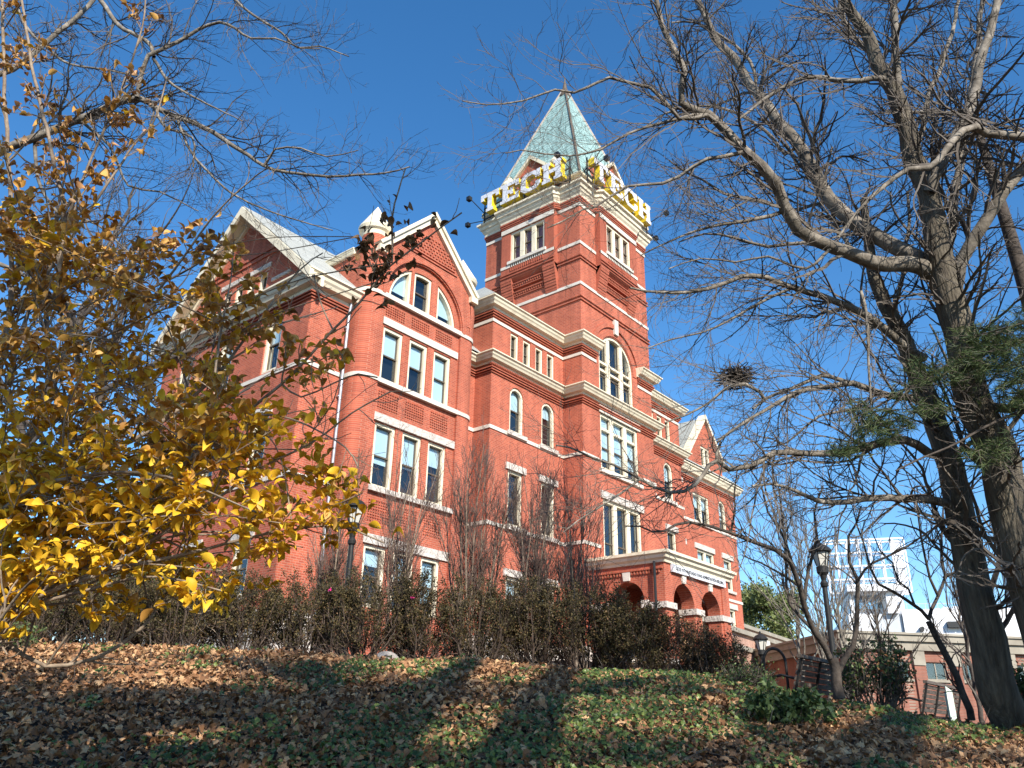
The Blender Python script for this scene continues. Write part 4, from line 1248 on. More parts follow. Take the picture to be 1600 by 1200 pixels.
A.append(Lm([(1475, 715), (1450, 707), (1412, 689), (1375, 692), (1330, 707), (1262, 711), (1210, 711), (1172, 730), (1139, 734), (1120, 722), (1108, 728), (1086, 756), (1049, 771), (1000, 749), (960, 727), (925, 715), (890, 700), (868, 696)], 19, 3, 10.8, 8.6))
A.append(Lm([(1120, 722), (1122, 708), (1128, 690)], 8, 5, 9.6, 9.6))
A.append(Lm([(1000, 749), (975, 768), (940, 790), (905, 812), (880, 832)], 5, 2, 9.0, 8.6))
A.append(Lm([(1498, 793), (1476, 786), (1427, 779), (1375, 779), (1326, 784), (1277, 782), (1240, 767), (1205, 757), (1175, 760)], 20, 4, 11.0, 9.6))
A.append(Lm([(1345, 455), (1352, 475), (1356, 540), (1360, 632)], 7, 4, 9.8, 9.6))
A.append(Lm([(1105, 180), (1060, 186), (1040, 160), (1017, 138), (985, 130), (954, 123), (896, 146), (867, 140), (816, 157), (758, 164), (722, 158)], 9, 2.2, 8.4, 7.6))
A.append(Lm([(1157, 229), (1105, 182), (1060, 187), (981, 208), (941, 232), (890, 244), (850, 241), (815, 235), (790, 240)], 9, 2, 8.5, 8.2))
A.append(Lm([(1160, 238), (1105, 247), (1060, 276), (1034, 287), (981, 291), (932, 323), (911, 327), (880, 345), (855, 356)], 9, 2.4, 8.6, 8.2))
A.append(Lm([(1225, 330), (1180, 345), (1130, 352), (1085, 362), (1040, 380), (1000, 400)], 9, 2.5, 9.2, 9.0))
A.append(Lm([(1300, 386), (1255, 378), (1200, 385), (1150, 372), (1100, 366), (1060, 378)], 9, 2.5, 9.6, 9.9))
A.append(Lm([(1247, 229), (1225, 240), (1190, 200), (1130, 170), (1080, 166), (1040, 178), (1005, 200)], 8, 2.2, 10.4, 10.6))
A.append(Lm([(1180, 146), (1178, 110), (1160, 80), (1120, 50), (1085, 35), (1050, 35)], 8, 3, 10.6, 10.9))
A.append(Lm([(1375, 101), (1360, 80), (1330, 55), (1317, 30), (1308, -15)], 12, 8, 9.4, 9.9))
A.append(Lm([(1540, 635), (1574, 640), (1600, 614), (1640, 590)], 20, 18, 10.0, 9.2))
A.append(Lm([(1500, 705), (1525, 690), (1555, 700), (1600, 640), (1650, 600)], 10, 8, 10.6, 9.6))
A.append(Lm([(1360, 415), (1330, 390), (1300, 330), (1290, 280), (1300, 230)], 9, 4, 10.2, 10.6))
A.append(Lm([(1427, 240), (1440, 210), (1452, 150), (1470, 100), (1490, 40), (1500, -10)], 12, 6, 9.6, 10.0))
A.append(Lm([(1412, 535), (1400, 480), (1410, 420), (1420, 350), (1418, 300)], 10, 5, 10.5, 11.0))
A.append(Lm([(1240, 449), (1190, 470), (1140, 500), (1095, 520), (1050, 530), (1010, 545)], 7, 2.2, 9.9, 9.4))
A.append(Lm([(1371, 614), (1330, 640), (1280, 650), (1230, 690), (1190, 700)], 7, 2.5, 10.5, 10.2))
A.append(Lm([(1300, 386), (1260, 420), (1200, 400), (1150, 410), (1095, 405), (1045, 420)], 7, 2.2, 9.4, 8.9))
bt, bp_ = bare_tree("bare_tree", gb, A, "big bare twin-stemmed tree with spreading pale limbs at the right edge", "tree", True, M['barkpale'], M['twig'],
    [dict(per_m=4.6, lmin=.6, lmax=2.6, k=11, ang=(.4, 1.05), u0=.12, wob=.15, trop=(-.03, 0, .0), rfac=.42, rmin=.004, taper=.35),
     dict(per_m=7.0, lmin=.3, lmax=1.15, k=8, ang=(.45, 1.05), u0=.08, wob=.16, trop=(0, 0, .02), rfac=.55, rmin=.0025, taper=.6),
     dict(per_m=6.0, lmin=.1, lmax=.45, k=5, ang=(.5, 1.1), u0=.1, wob=.16, trop=(0, 0, .03), rfac=.7, rmin=.0019, taper=.7)], trunks=2)
# rougher, darker bark on the two stems
for ch in bt.children:
    if ch.name.startswith('trunk'): ch.data.materials[0] = M['bark']
# nest in a fork
nb = MB(); npos = at(1150, 590, 10.0)
rr = np.random.default_rng(5)
nP = []
for i in range(260):
    a = rr.uniform(0, 6.28); r_ = rr.uniform(.04, .22); z = rr.uniform(-.1, .1)
    c = npos + [r_ * math.cos(a), r_ * math.sin(a), z]; dd = nrm(rr.normal(size=3) * [1, 1, .4]) * .13
    nP.append([c - dd, c, c + dd])
nP = np.array(nP)
o = quads_obj("bird_nest", [tubes(nP, np.full((len(nP), 3), .006), 3)], M['barkdark'])
tag(o, "dark clump of twigs, a nest in a fork of the big bare tree", "nest")

# ---- bare tree whose pale limb hangs in from the upper left
UL = []
tb_ = on_ground(-330, 12.0)
bx = lambda x, y, h: at(x, y, h)
P = np.array([tb_, tb_ + [.1, .1, 2.5], bx(-230, 640, 12.0), bx(-180, 420, 11.8), bx(-120, 290, 11.5), bx(-60, 120, 11.3), bx(-10, -60, 11.3)])
Q = resample(P, .25); UL.append((Q, np.linspace(.27, .08, len(Q))))
UL.append(Lm([(-130, 300), (-60, 258), (0, 236), (56, 217), (124, 187), (172, 165), (214, 152), (244, 169), (277, 184), (330, 206), (375, 236), (412, 259), (450, 268), (514, 276), (562, 272), (600, 270), (640, 260)], 20, 2.5, 11.4, 9.8))
UL.append(Lm([(214, 152), (225, 109), (236, 86), (281, 67), (326, 41), (356, 39), (394, 60), (431, 60), (470, 75), (500, 76)], 10, 2, 10.6, 9.9))
UL.append(Lm([(240, 92), (262, 124), (300, 150), (337, 169), (380, 190)], 7, 2, 10.5, 10.2))
UL.append(Lm([(120, -60), (157, 0), (187, 41), (232, 67), (240, 90)], 10, 7, 11.3, 10.6))
UL.append(Lm([(330, -50), (367, 0), (405, 30), (442, 52), (465, 75), (500, 72), (545, 88)], 7, 2, 10.8, 10.0))
UL.append(Lm([(244, 169), (262, 200), (300, 215), (302, 262)], 7, 3, 10.5, 10.3))
UL.append(Lm([(412, 259), (430, 235), (470, 232), (510, 245), (560, 235)], 5, 1.8, 10.2, 9.9))
UL.append(Lm([(20, -60), (30, 20), (70, 70), (110, 100), (170, 110), (215, 118)], 8, 3, 11.2, 10.8))
UL.append(Lm([(-60, 130), (20, 110), (80, 60), (130, 20), (170, -40)], 12, 7, 11.3, 11.8))
UL.append(Lm([(56, 217), (60, 280), (90, 330), (150, 350), (210, 400), (260, 430)], 8, 2, 11.2, 11.0))
UL.append(Lm([(124, 187), (170, 230), (200, 290), (250, 300), (310, 330)], 7, 2, 11.0, 11.4))
UL.append(Lm([(277, 184), (300, 240), (360, 300), (420, 330), (470, 345), (520, 360)], 6, 2, 10.5, 10.0))
UL.append(Lm([(-150, 420), (-60, 400), (20, 420), (90, 470), (160, 480)], 14, 4, 11.8, 12.6))
bare_tree("bare_tree", tb_, UL, "bare tree with a pale crooked limb reaching in from the upper left", "tree", True, M['barkpale'], M['twig'],
    [dict(per_m=5.6, lmin=.5, lmax=2.0, k=10, ang=(.4, 1.1), u0=.2, wob=.16, trop=(0, 0, -.02), rfac=.42, rmin=.0038, taper=.35),
     dict(per_m=7.0, lmin=.25, lmax=.95, k=7, ang=(.45, 1.1), u0=.1, wob=.17, trop=(0, 0, -.01), rfac=.55, rmin=.0025, taper=.6),
     dict(per_m=6.0, lmin=.08, lmax=.36, k=5, ang=(.5, 1.1), u0=.1, wob=.17, trop=(0, 0, 0), rfac=.7, rmin=.0019, taper=.7)], seed=8)
# ---- other bare trees standing behind the yellow shrub
def wild_tree(base, H, r0, lean, label, seed, bark, twm, levels, nl=9, spread=.55, group=None, name="bare_tree", split=.3):
    rng = np.random.default_rng(seed)
    base = np.asarray(base, float)
    P = np.array([base, base + [lean[0] * .3, lean[1] * .3, H * .35], base + [lean[0] * .7, lean[1] * .7, H * .7], base + [lean[0], lean[1], H]])
    Q = resample(P, .3); R = r0 * np.linspace(1, .15, len(Q)); Q[1:] += rng.normal(size=(len(Q) - 1, 3)) * [.04, .04, 0]
    limbs = [(Q, R)]
    for i in range(nl):
        u = split + (1 - split) * (i + rng.random()) / nl * .85
        j = int(u * (len(Q) - 1)); a = i * 2.4 + rng.random()
        L = H * (1 - u) * rng.uniform(.7, 1.05) + .6
        d = nrm(np.array([math.cos(a) * spread, math.sin(a) * spread, .75]))
        pts = [Q[j]]
        for k in range(5):
            d = nrm(d + rng.normal(size=3) * .18 + [0, 0, .07]); pts.append(pts[-1] + d * L / 5)
        q = resample(np.array(pts), .25); limbs.append((q, np.maximum(R[j] * .6 * np.linspace(1, .15, len(q)), .006)))
    return bare_tree(name, base, limbs, label, "tree", True, bark, twm, levels, group, seed=seed)
TW = [dict(per_m=2.6, lmin=.5, lmax=1.8, k=7, ang=(.4, .9), u0=.15, wob=.16, trop=(0, 0, .06), rfac=.5, rmin=.007, taper=.4),
      dict(per_m=4.0, lmin=.2, lmax=.8, k=5, ang=(.4, .9), u0=.1, wob=.18, trop=(0, 0, .05), rfac=.6, rmin=.0045, taper=.6)]
wild_tree(on_ground(40, 19), 11, .17, (.6, .3), "bare grey tree behind the left part of the yellow-leaved shrub", 21, M['barkdark'], M['twig'], TW, 12)
wild_tree(on_ground(-80, 17), 12, .2, (1.4, .3), "bare dark tree at the left edge, farther back than the shrub", 22, M['barkdark'], M['twig'], TW, 12)
wild_tree(on_ground(205, 23), 10, .13, (.2, .5), "slim bare tree between the yellow shrub and the left side of the building", 23, M['barkdark'], M['twig'], TW, 11)

# ---- dark multi-stemmed small tree near the bench
mb_ = on_ground(1308, 11.2)
ms = []
ms.append(Lm([(1312, 1092), (1308, 1070), (1305, 1045), (1302, 1030)], 24, 18, 11.2, 11.2))
ms.append(Lm([(1302, 1040), (1290, 1012), (1272, 985), (1256, 945), (1250, 917), (1237, 877), (1212, 860), (1180, 847), (1142, 832), (1105, 821), (1075, 816), (1055, 820), (1040, 829), (1020, 831), (1000, 822), (977, 822)], 13, 2.4, 11.2, 9.0))
ms.append(Lm([(1298, 1030), (1277, 991), (1254, 967), (1236, 945), (1230, 915), (1227, 850), (1222, 800), (1216, 760)], 8, 2.4, 11.1, 11.6))
ms.append(Lm([(1310, 1050), (1322, 1032), (1334, 1013), (1338, 985), (1340, 955), (1340, 905), (1328, 879), (1325, 838), (1337, 818), (1345, 790)], 13, 3, 11.2, 10.9))
ms.append(Lm([(1340, 908), (1350, 890), (1363, 879), (1387, 870), (1416, 856), (1439, 840), (1468, 818), (1500, 800)], 6, 2.4, 10.9, 10.4))
ms.append(Lm([(1237, 877), (1220, 830), (1200, 800), (1190, 760), (1170, 730)], 6, 2.5, 10.8, 10.9))
ms.append(Lm([(1256, 945), (1262, 890), (1275, 840), (1272, 800), (1285, 760)], 8, 3, 11.1, 11.6))
ms.append(Lm([(1142, 832), (1150, 800), (1148, 770), (1152, 735)], 5, 2.2, 10.2, 10.0))
ms.append(Lm([(1250, 917), (1222, 898), (1190, 880), (1160, 868)], 6, 2.2, 11.0, 10.8))
bare_tree("bare_tree", mb_, ms, "small dark multi-stemmed bare tree beside the nearer bench", "tree", True, M['barkdark'], M['barkdark'],
    [dict(per_m=4.0, lmin=.3, lmax=1.1, k=7, ang=(.4, 1.0), u0=.15, wob=.2, trop=(0, 0, .05), rfac=.5, rmin=.0045, taper=.4),
     dict(per_m=5.5, lmin=.12, lmax=.45, k=5, ang=(.4, 1.0), u0=.1, wob=.2, trop=(0, 0, .05), rfac=.6, rmin=.0028, taper=.6)], seed=31)
# ---- slender forked tree left of the big one
sl = []
sl.append(Lm([(1518, 1125), (1512, 1108), (1492, 1051), (1475, 1015), (1462, 990), (1451, 967)], 15, 11, 11.8, 11.8))
sl.append(Lm([(1451, 967), (1439, 955), (1416, 937), (1398, 926), (1372, 911), (1359, 888), (1349, 847), (1340, 824), (1332, 790)], 8, 2.2, 11.8, 11.4))
sl.append(Lm([(1451, 968), (1457, 955), (1468, 929), (1477, 902), (1471, 876), (1471, 824), (1474, 780)], 8, 2.6, 11.8, 12.0))
sl.append(Lm([(1466, 932), (1454, 902), (1446, 870), (1439, 838), (1433, 797), (1428, 760)], 6, 2.2, 11.8, 11.6))
sl.append(Lm([(1430, 948), (1420, 920), (1404, 908), (1395, 880), (1375, 860), (1362, 830)], 5, 2, 11.8, 12.0))
sl.append(Lm([(1474, 903), (1495, 893), (1520, 880), (1545, 845), (1570, 830)], 6, 2, 12, 11.4))
bare_tree("bare_tree", on_ground(1512, 11.8), sl, "slender forked bare tree just left of the big tree", "tree", True, M['barkdark'], M['barkdark'],
    [dict(per_m=4.5, lmin=.3, lmax=1.1, k=7, ang=(.4, 1.0), u0=.15, wob=.2, trop=(0, 0, .05), rfac=.5, rmin=.0045, taper=.4),
     dict(per_m=5.5, lmin=.12, lmax=.45, k=5, ang=(.4, 1.0), u0=.1, wob=.2, trop=(0, 0, .05), rfac=.6, rmin=.0028, taper=.6)], seed=33)

# ---- pine reaching in from the right
pb = on_ground(1790, 10.5)
pn = []
P = np.array([pb, pb + [0, 0, 3], pb + [.1, 0, 6], pb + [.1, .1, 9.5]]); Q = resample(P, .3); pn.append((Q, np.linspace(.2, .06, len(Q))))
pn.append(Lm([(1760, 600), (1680, 622), (1600, 640), (1540, 668), (1500, 690), (1440, 715), (1400, 735)], 9, 3, 9.8, 9.2))
pn.append(Lm([(1760, 540), (1680, 545), (1600, 530), (1550, 545), (1500, 560), (1450, 590), (1430, 600), (1380, 630), (1330, 655)], 10, 3, 10.0, 9.6))
pn.append(Lm([(1760, 480), (1660, 500), (1600, 505), (1560, 520), (1525, 540)], 9, 3, 9.9, 9.3))
pn.append(Lm([(1500, 690), (1520, 705), (1535, 712), (1560, 720)], 4, 2, 9.6, 9.4))
pn.append(Lm([(1430, 600), (1390, 640), (1360, 672), (1320, 700), (1300, 710)], 4, 2, 9.6, 9.8))
pt, _p = bare_tree("pine_tree", pb, pn, "green pine bough reaching in from the right edge", "tree", True, M['barkdark'], M['barkdark'], [dict(per_m=3.0, lmin=.2, lmax=.6, k=5, ang=(.5, 1.0), u0=.15, wob=.15, rfac=.5, rmin=.004, taper=.5)], seed=44)
rng = np.random.default_rng(45)
npx = [(1560, 530, 52, 26, 360), (1590, 565, 40, 35, 330), (1525, 575, 35, 30, 170), (1480, 585, 45, 22, 130), (1440, 585, 24, 20, 70), (1385, 663, 42, 22, 170), (1360, 680, 30, 18, 90), (1530, 708, 20, 14, 80), (1560, 705, 22, 14, 90), (1310, 705, 18, 9, 60), (1450, 640, 35, 16, 80), (1590, 620, 30, 25, 120), (1340, 640, 16, 10, 25), (1420, 610, 20, 12, 40), (1605, 500, 30, 18, 120)]
pos = []
for x, y, a, b, c in npx:
    g = rng.normal(size=(int(c * .42), 2)) * .6
    for u, v in g: pos.append(at(x + u * a, y + v * b, rng.uniform(9.0, 10.0)))
pos = np.array(pos)
m_ = 26
bdir = nrm(rng.normal(size=(len(pos), 3)) * [1, 1, .35] + [-.6, .2, -.12])
bpos = np.repeat(pos, m_, 0) + np.repeat(bdir, m_, 0) * rng.uniform(-.09, .09, (len(pos) * m_, 1)); dirs = nrm(rng.normal(size=(len(bpos), 3)) * .55 + np.repeat(bdir, m_, 0) * 1.1)
quads_obj("sprigs", [tubes(np.stack([pos - bdir * .14, pos, pos + bdir * .1], 1), np.full((len(pos), 3), .004), 3)], M['barkdark'], pt)
nl = leaf_flat(); nl = (nl[0] * [.075, 1, 0], nl[1])
quads_obj("needles", [scatter(nl, bpos, dirs, nrm(rng.normal(size=(len(bpos), 3))), rng.uniform(.08, .15, len(bpos)))], M['needle'], pt)

# ================================================================== yellow-leaved shrub at the left, close to the camera
sbp = on_ground(-185, 4.7)
def Sm(pl, w0, w1, h0, h1): return limb_from_px(pl, w0, w1, h0, h1, .08)
sh_ = []
sh_.append(Sm([(-185, 1330), (-120, 1060), (0, 800), (40, 690), (90, 650), (131, 590), (165, 548), (215, 500), (260, 455)], 17, 4, 4.7, 5.1))
sh_.append(Sm([(131, 590), (122, 545), (105, 497), (95, 430), (100, 350), (85, 250), (60, 150), (40, 40), (30, -40)], 9, 3, 5.0, 5.0))
sh_.append(Sm([(-185, 1320), (-60, 1040), (90, 900), (200, 800), (300, 715), (380, 650), (440, 600), (480, 560), (520, 515), (563, 470), (610, 415), (655, 382), (690, 355), (722, 332)], 11, 2.2, 4.6, 4.1))
sh_.append(Sm([(612, 410), (613, 340), (622, 300), (634, 262)], 4, 2, 4.2, 4.2))
sh_.append(Sm([(590, 440), (575, 400), (560, 370)], 3, 1.6, 4.25, 4.3))
sh_.append(Sm([(-185, 1320), (-80, 1080), (-20, 990), (7, 1001), (37, 1024), (71, 1040), (105, 1041), (150, 1029), (187, 1009), (221, 982), (238, 962), (262, 925), (290, 880)], 11, 4, 4.7, 4.9))
sh_.append(Sm([(-180, 1310), (-60, 1050), (0, 960), (150, 900), (300, 862), (430, 832), (530, 822), (600, 848)], 12, 2.2, 4.6, 4.3))
sh_.append(Sm([(150, 900), (260, 830), (350, 770), (420, 725), (490, 690), (550, 645), (610, 612)], 7, 1.8, 4.5, 4.2))
sh_.append(Sm([(0, 800), (150, 720), (280, 640), (360, 560), (420, 480), (470, 420), (505, 395)], 10, 2, 4.8, 5.0))
sh_.append(Sm([(-170, 1300), (-80, 900), (-10, 640), (15, 450), (12, 250), (5, 50), (0, -40)], 12, 4, 4.9, 5.3))
sh_.append(Sm([(10, 600), (60, 450), (140, 330), (200, 240), (240, 190), (262, 120)], 7, 2, 5.0, 5.0))
sh_.append(Sm([(100, 350), (150, 230), (190, 140), (222, 40), (230, -30)], 5, 2.4, 5.0, 4.7))
sh_.append(Sm([(215, 500), (280, 410), (340, 330), (400, 275), (420, 262)], 5, 1.8, 5.1, 4.6))
sh_.append(Sm([(0, 960), (100, 935), (200, 905), (270, 905), (350, 925)], 7, 2, 4.6, 4.2))
sh_.append(Sm([(-60, 1050), (20, 940), (60, 900), (120, 870)], 7, 2.5, 4.4, 3.9))
sh_.append(Sm([(0, 800), (60, 760), (160, 740), (260, 745), (330, 770), (400, 800)], 8, 2, 4.4, 3.9))
sh_.append(Sm([(380, 650), (430, 650), (480, 665), (540, 700), (560, 730)], 4, 1.8, 4.4, 4.1))
sh_.append(Sm([(300, 715), (330, 620), (345, 520), (360, 440), (365, 380)], 5, 1.8, 4.5, 4.9))
sh_.append(Sm([(440, 600), (470, 620), (520, 600), (560, 585), (590, 590)], 3.4, 1.6, 4.4, 4.2))
sh_.append(Sm([(520, 515), (500, 470), (490, 430)], 3, 1.6, 4.3, 4.4))
XR = ([0, 150, 250, 330, 420, 500, 560, 620, 700, 780, 850, 900, 950, 1000, 1040], [235, 240, 255, 300, 400, 500, 560, 470, 500, 590, 600, 500, 300, 110, 20])
rng = np.random.default_rng(77)
allp = [(p, r) for p, r in sh_[:11]]
for i in range(270):
    y = rng.uniform(20, 930) if rng.random() < .35 else rng.uniform(380, 930); x = rng.uniform(-60, np.interp(y, *XR) - 10) if rng.random() < .8 else rng.uniform(-60, 150)
    tgt = at(x, y, rng.uniform(3.9, 6.0))
    p, r = allp[rng.integers(0, len(allp))]
    dd = np.linalg.norm(p - tgt, axis=1); c = np.where((dd > .35) & (dd < 1.5))[0]
    c = c[p[c, 2] < tgt[2] + .25] if len(c) else c
    if len(c) == 0: continue
    j = c[rng.integers(0, len(c))]
    a = p[j]; mid = (a + tgt) / 2 + rng.normal(size=3) * .07 + [0, 0, .06]
    q = resample(np.array([a, mid, tgt]), .08)
    sh_.append((q, np.linspace(min(r[j] * .7, .008), .0028, len(q))))
shrub = empty("yellow_shrub", sbp, "tall shrub with golden yellow and brown leaves filling the left foreground", "shrub")
quads_obj("stems", [tubes(p[None], r[None], 8 if r.max() > .012 else 5) for p, r in sh_], M['stem'], shrub, smooth=True)
K = 16
P = np.stack([to_k(p, K) for p, r in sh_]); R = np.stack([np.interp(np.linspace(0, 1, K), np.linspace(0, 1, len(r)), r) for p, r in sh_])
P1, R1, _ = sprout(P, R, 5.6, .18, .6, k=6, ang=(.5, 1.1), u0=.2, wob=.16, trop=(0, 0, .06), rfac=.6, rmin=.0022, taper=.6, rng=rng)
P2, R2, _ = sprout(P1, R1, 5.0, .08, .3, k=4, ang=(.5, 1.1), u0=.2, wob=.16, trop=(0, 0, .05), rfac=.7, rmin=.0017, taper=.7, rng=rng)
quads_obj("twigs", [tubes(P1, R1, 4), tubes(P2, R2, 3)], M['stem'], shrub)
lp, ld = [], []
for (PP, nper, u0) in ((P2, 5.6, .15), (P1, 6.0, .3), (P[20:], 8, .4)):
    m, kk, _ = PP.shape
    cnt = rng.poisson(nper, m); idx = np.repeat(np.arange(m), cnt)
    u = u0 + (1 - u0) * rng.random(len(idx)); x = u * (kk - 1); i0 = np.minimum(x.astype(int), kk - 2); fr = (x - i0)[:, None]
    lp.append(PP[idx, i0] * (1 - fr) + PP[idx, i0 + 1] * fr); ld.append(nrm(PP[idx, i0 + 1] - PP[idx, i0]))
# leaves along the far tip of the long upper branch
pc_, _r2 = sh_[2]; 
for p_ in (sh_[2][0][-28:], sh_[3][0], sh_[4][0]):
    k_ = rng.integers(0, len(p_) - 1, len(p_) * 5); lp.append(p_[k_] + rng.normal(size=(len(k_), 3)) * .05); ld.append(nrm(p_[k_ + 1] - p_[k_]))
lp = np.concatenate(lp); ld = np.concatenate(ld)
px_, py_ = proj(lp)
xr = np.interp(py_, *XR)
edge = xr + rng.normal(size=len(lp)) * 22
branch = (px_ > 540) & (py_ < 480) & (np.abs(py_ - np.interp(px_, [540, 563, 610, 655, 722], [495, 470, 415, 382, 332])) < 95)
keep = (px_ < edge) | (branch & (rng.random(len(lp)) < .8))
dens = np.interp(py_, [0, 250, 330, 420, 600, 950], [.5, .55, .8, 1, 1, 1]) * np.where((px_ < 250) & (py_ > 480) & (py_ < 700), .6, 1)
keep &= rng.random(len(lp)) < dens
keep &= ~((py_ > 1000) | ((px_ > 60) & (py_ > 985)))
lp, ld, px_, py_ = lp[keep], ld[keep], px_[keep], py_[keep]
n = len(lp); print('shrub leaves', n)
yd = nrm(ld * .6 + rng.normal(size=(n, 3)) * [.7, .7, .4] + np.array([0, 0, -.12]))
up = nrm(np.array([0, 0, .9]) + rng.normal(size=(n, 3)) * .42); up = nrm(up - yd * (up * yd).sum(1, keepdims=True))
lp = lp + yd * .012
# kind of leaf: low and outer ones yellow, high ones dry and brown
w = np.interp(py_, [0, 250, 430, 560, 700, 850], [.14, .20, .34, .44, .58, .78]) + rng.normal(size=n) * .16 + .12 * np.sin(px_ / 55.) * np.sin(py_ / 48.)
kind = np.where(w > .52, 0, np.where(w > .16, 1, 2))
kind = np.where((px_ > 540) & (py_ < 500), 2, kind)
flat = leaf_oval(.31, .16, .14, 5); cup = leaf_oval(.42, .5, .42, 5)
kind = np.where((px_ > 560) & (py_ < 500), 3, kind)
mats = [M['leafyel'], M['leafgold'], M['leafbrown'], M['leafdark']]
for j, nm in ((0, 'yellow_leaves'), (1, 'golden_leaves'), (2, 'brown_leaves'), (3, 'withered_leaves')):
    s_ = kind == j; c_ = s_ & (rng.random(n) < (.05, .25, .45, .3)[j]); f_ = s_ & ~c_
    sz = rng.uniform(.042, .082, n) * (1.0, .95, .85, .85)[j]
    quads_obj(nm, [scatter(flat, lp[f_], yd[f_], up[f_], sz[f_]), scatter(cup, lp[c_], yd[c_], up[c_], sz[c_] * .9)], mats[j], shrub, smooth=True)

# ================================================================== azalea hedge along the top of the bank
def bush(px, h, ytop, halfpx, label, seed, leaf='azalea', nleaf=17000, name="azalea_bush", cat="bush", group="azalea bushes along the top of the bank", stems=58, lsize=(.018, .036), twm='azwood', flowers=(), low=.18):
    rng = np.random.default_rng(seed)
    b = on_ground(px, h, -.03)
    top = at(px, ytop, h); H = max(.22, top[2] - b[2]); Wd = halfpx / FPX * float(b @ CF)
    t = empty(name, b, label, cat, group)
    PS, RS = [], []
    for i in range(stems):
        a = rng.uniform(0, 6.28); rr = Wd * math.sqrt(rng.random()) * 1.0
        e = b + np.array([math.cos(a) * rr, math.sin(a) * rr, H * rng.uniform(.62, 1.04) * math.sqrt(max(.1, 1 - .4 * (rr / Wd) ** 2))])
        s0 = b + np.array([math.cos(a), math.sin(a), 0]) * rng.uniform(.02, .22)
        m1 = s0 * .55 + e * .45 + np.array([math.cos(a) * .1, math.sin(a) * .1, -.02]) + rng.normal(size=3) * .05
        q = to_k(resample(np.array([s0, m1, e]), .1), 10); q[1:-1] += rng.normal(size=(8, 3)) * .018
        PS.append(q); RS.append(np.linspace(rng.uniform(.008, .016), .003, 10))
    P = np.array(PS); R = np.array(RS)
    P1, R1, _ = sprout(P, R, 9, .15, .5, k=5, ang=(.4, .9), u0=low, wob=.2, trop=(0, 0, .12), rfac=.6, rmin=.003, taper=.6, rng=rng)
    P2, R2, _ = sprout(P1, R1, 8, .06, .22, k=4, ang=(.4, .9), u0=.15, wob=.2, trop=(0, 0, .1), rfac=.7, rmin=.0022, taper=.7, rng=rng)
    quads_obj("branches", [tubes(P, R, 5), tubes(P1, R1, 3), tubes(P2, R2, 3)], M[twm], t)
    tips = np.concatenate([P1[:, -3:].reshape(-1, 3), P2[:, 1:].reshape(-1, 3)])
    hrel = (tips[:, 2] - b[2]) / H
    tips = tips[rng.random(len(tips)) < np.clip((hrel - .12) * 1.8, .02, 1)]
    n = nleaf; c = tips[rng.integers(0, len(tips), n)] + rng.normal(size=(n, 3)) * .03
    yd = nrm(rng.normal(size=(n, 3)) + [0, 0, .3]); up = nrm(rng.normal(size=(n, 3)) * .8 + [0, 0, .7]); up = nrm(up - yd * (up * yd).sum(1, keepdims=True))
    lf = leaf_flat()
    if isinstance(leaf, str): leaf = [(leaf, 1.0)]
    pick = rng.random(n); lo = 0
    for mname, fr in leaf:
        s_ = (pick >= lo) & (pick < lo + fr); lo += fr
        quads_obj({'azalea': 'leaves', 'evergreen': 'leaves', 'litter': 'dry_leaves', 'redleaf': 'red_leaves', 'leafbrown': 'dry_leaves', 'leafgold': 'golden_leaves', 'leafdark': 'dry_leaves', 'magnolia': 'leaves', 'ivy': 'leaves'}[mname], [scatter(lf, c[s_], yd[s_], up[s_], rng.uniform(*lsize, int(s_.sum())))], M[mname], t)
    for fx, fy in flowers:
        p = at(fx, fy, h - Wd * .8)
        m_ = 7; d = nrm(rng.normal(size=(m_, 3)) * .8 - EF)
        quads_obj("flower", [scatter(leaf_oval(.4, .1, .1, 3), np.repeat(p[None], m_, 0), d, nrm(rng.normal(size=(m_, 3))), np.full(m_, .042))], M['pink'], t)
    return t
AZ = [(-60, 13.6, 850, 95, 'at the far left, behind the low curved branch'), (60, 13.2, 872, 90, 'second from the left end of the hedge'), (170, 13.4, 885, 85, 'behind the upturned end of the low curved branch'),
      (275, 13.3, 895, 80, 'just right of the low curved branch'), (375, 13.4, 890, 80, 'under the lowest yellow leaves'), (470, 13.5, 888, 78, 'left of the lamp post, under the right end of the yellow shrub'),
      (560, 13.3, 886, 80, 'in front of the lamp post, with a pink flower near its top'), (655, 13.6, 896, 80, 'with one bright pink flower, below the first crape myrtle'), (745, 13.4, 905, 78, 'below the tallest crape myrtle'),
      (835, 13.6, 900, 80, 'at the middle of the hedge, left of the porch'), (915, 13.5, 905, 82, 'in front of the left arch of the porch'), (990, 13.3, 940, 70, 'in front of the porch corner')]
for i, (x, h, yt, hw, lab) in enumerate(AZ):
    bush(x, h, yt, hw, "dark brown-green azalea " + lab, 100 + i, leaf=[('azalea', .9), ('leafdark', .1)], flowers={6: [(516, 922)], 7: [(645, 934)]}.get(i, ()))
bush(1062, 13.4, 965, 60, "straggly azalea with tan dead leaves before the right porch arch", 131, leaf=[('azalea', .55), ('litter', .45)], nleaf=8000)
bush(1120, 13.3, 985, 48, "lowest azalea at the right end of the hedge, by the building corner", 132, leaf=[('azalea', .6), ('litter', .4)], nleaf=6000)
bush(1375, 12.6, 1002, 62, "leafy green shrub with a few red leaves between the two benches", 133, leaf=[('evergreen', .80), ('leafbrown', .17), ('redleaf', .03)], nleaf=2600, name="nandina_shrub", group=None, lsize=(.035, .065), twm='twig', low=.3)
bush(1165, 11.8, 1052, 30, "low dark green shrub left of the nearer bench", 134, leaf=[('evergreen', .7), ('azalea', .3)], nleaf=1700, name="low_shrub", group=None, lsize=(.02, .04), twm='twig')
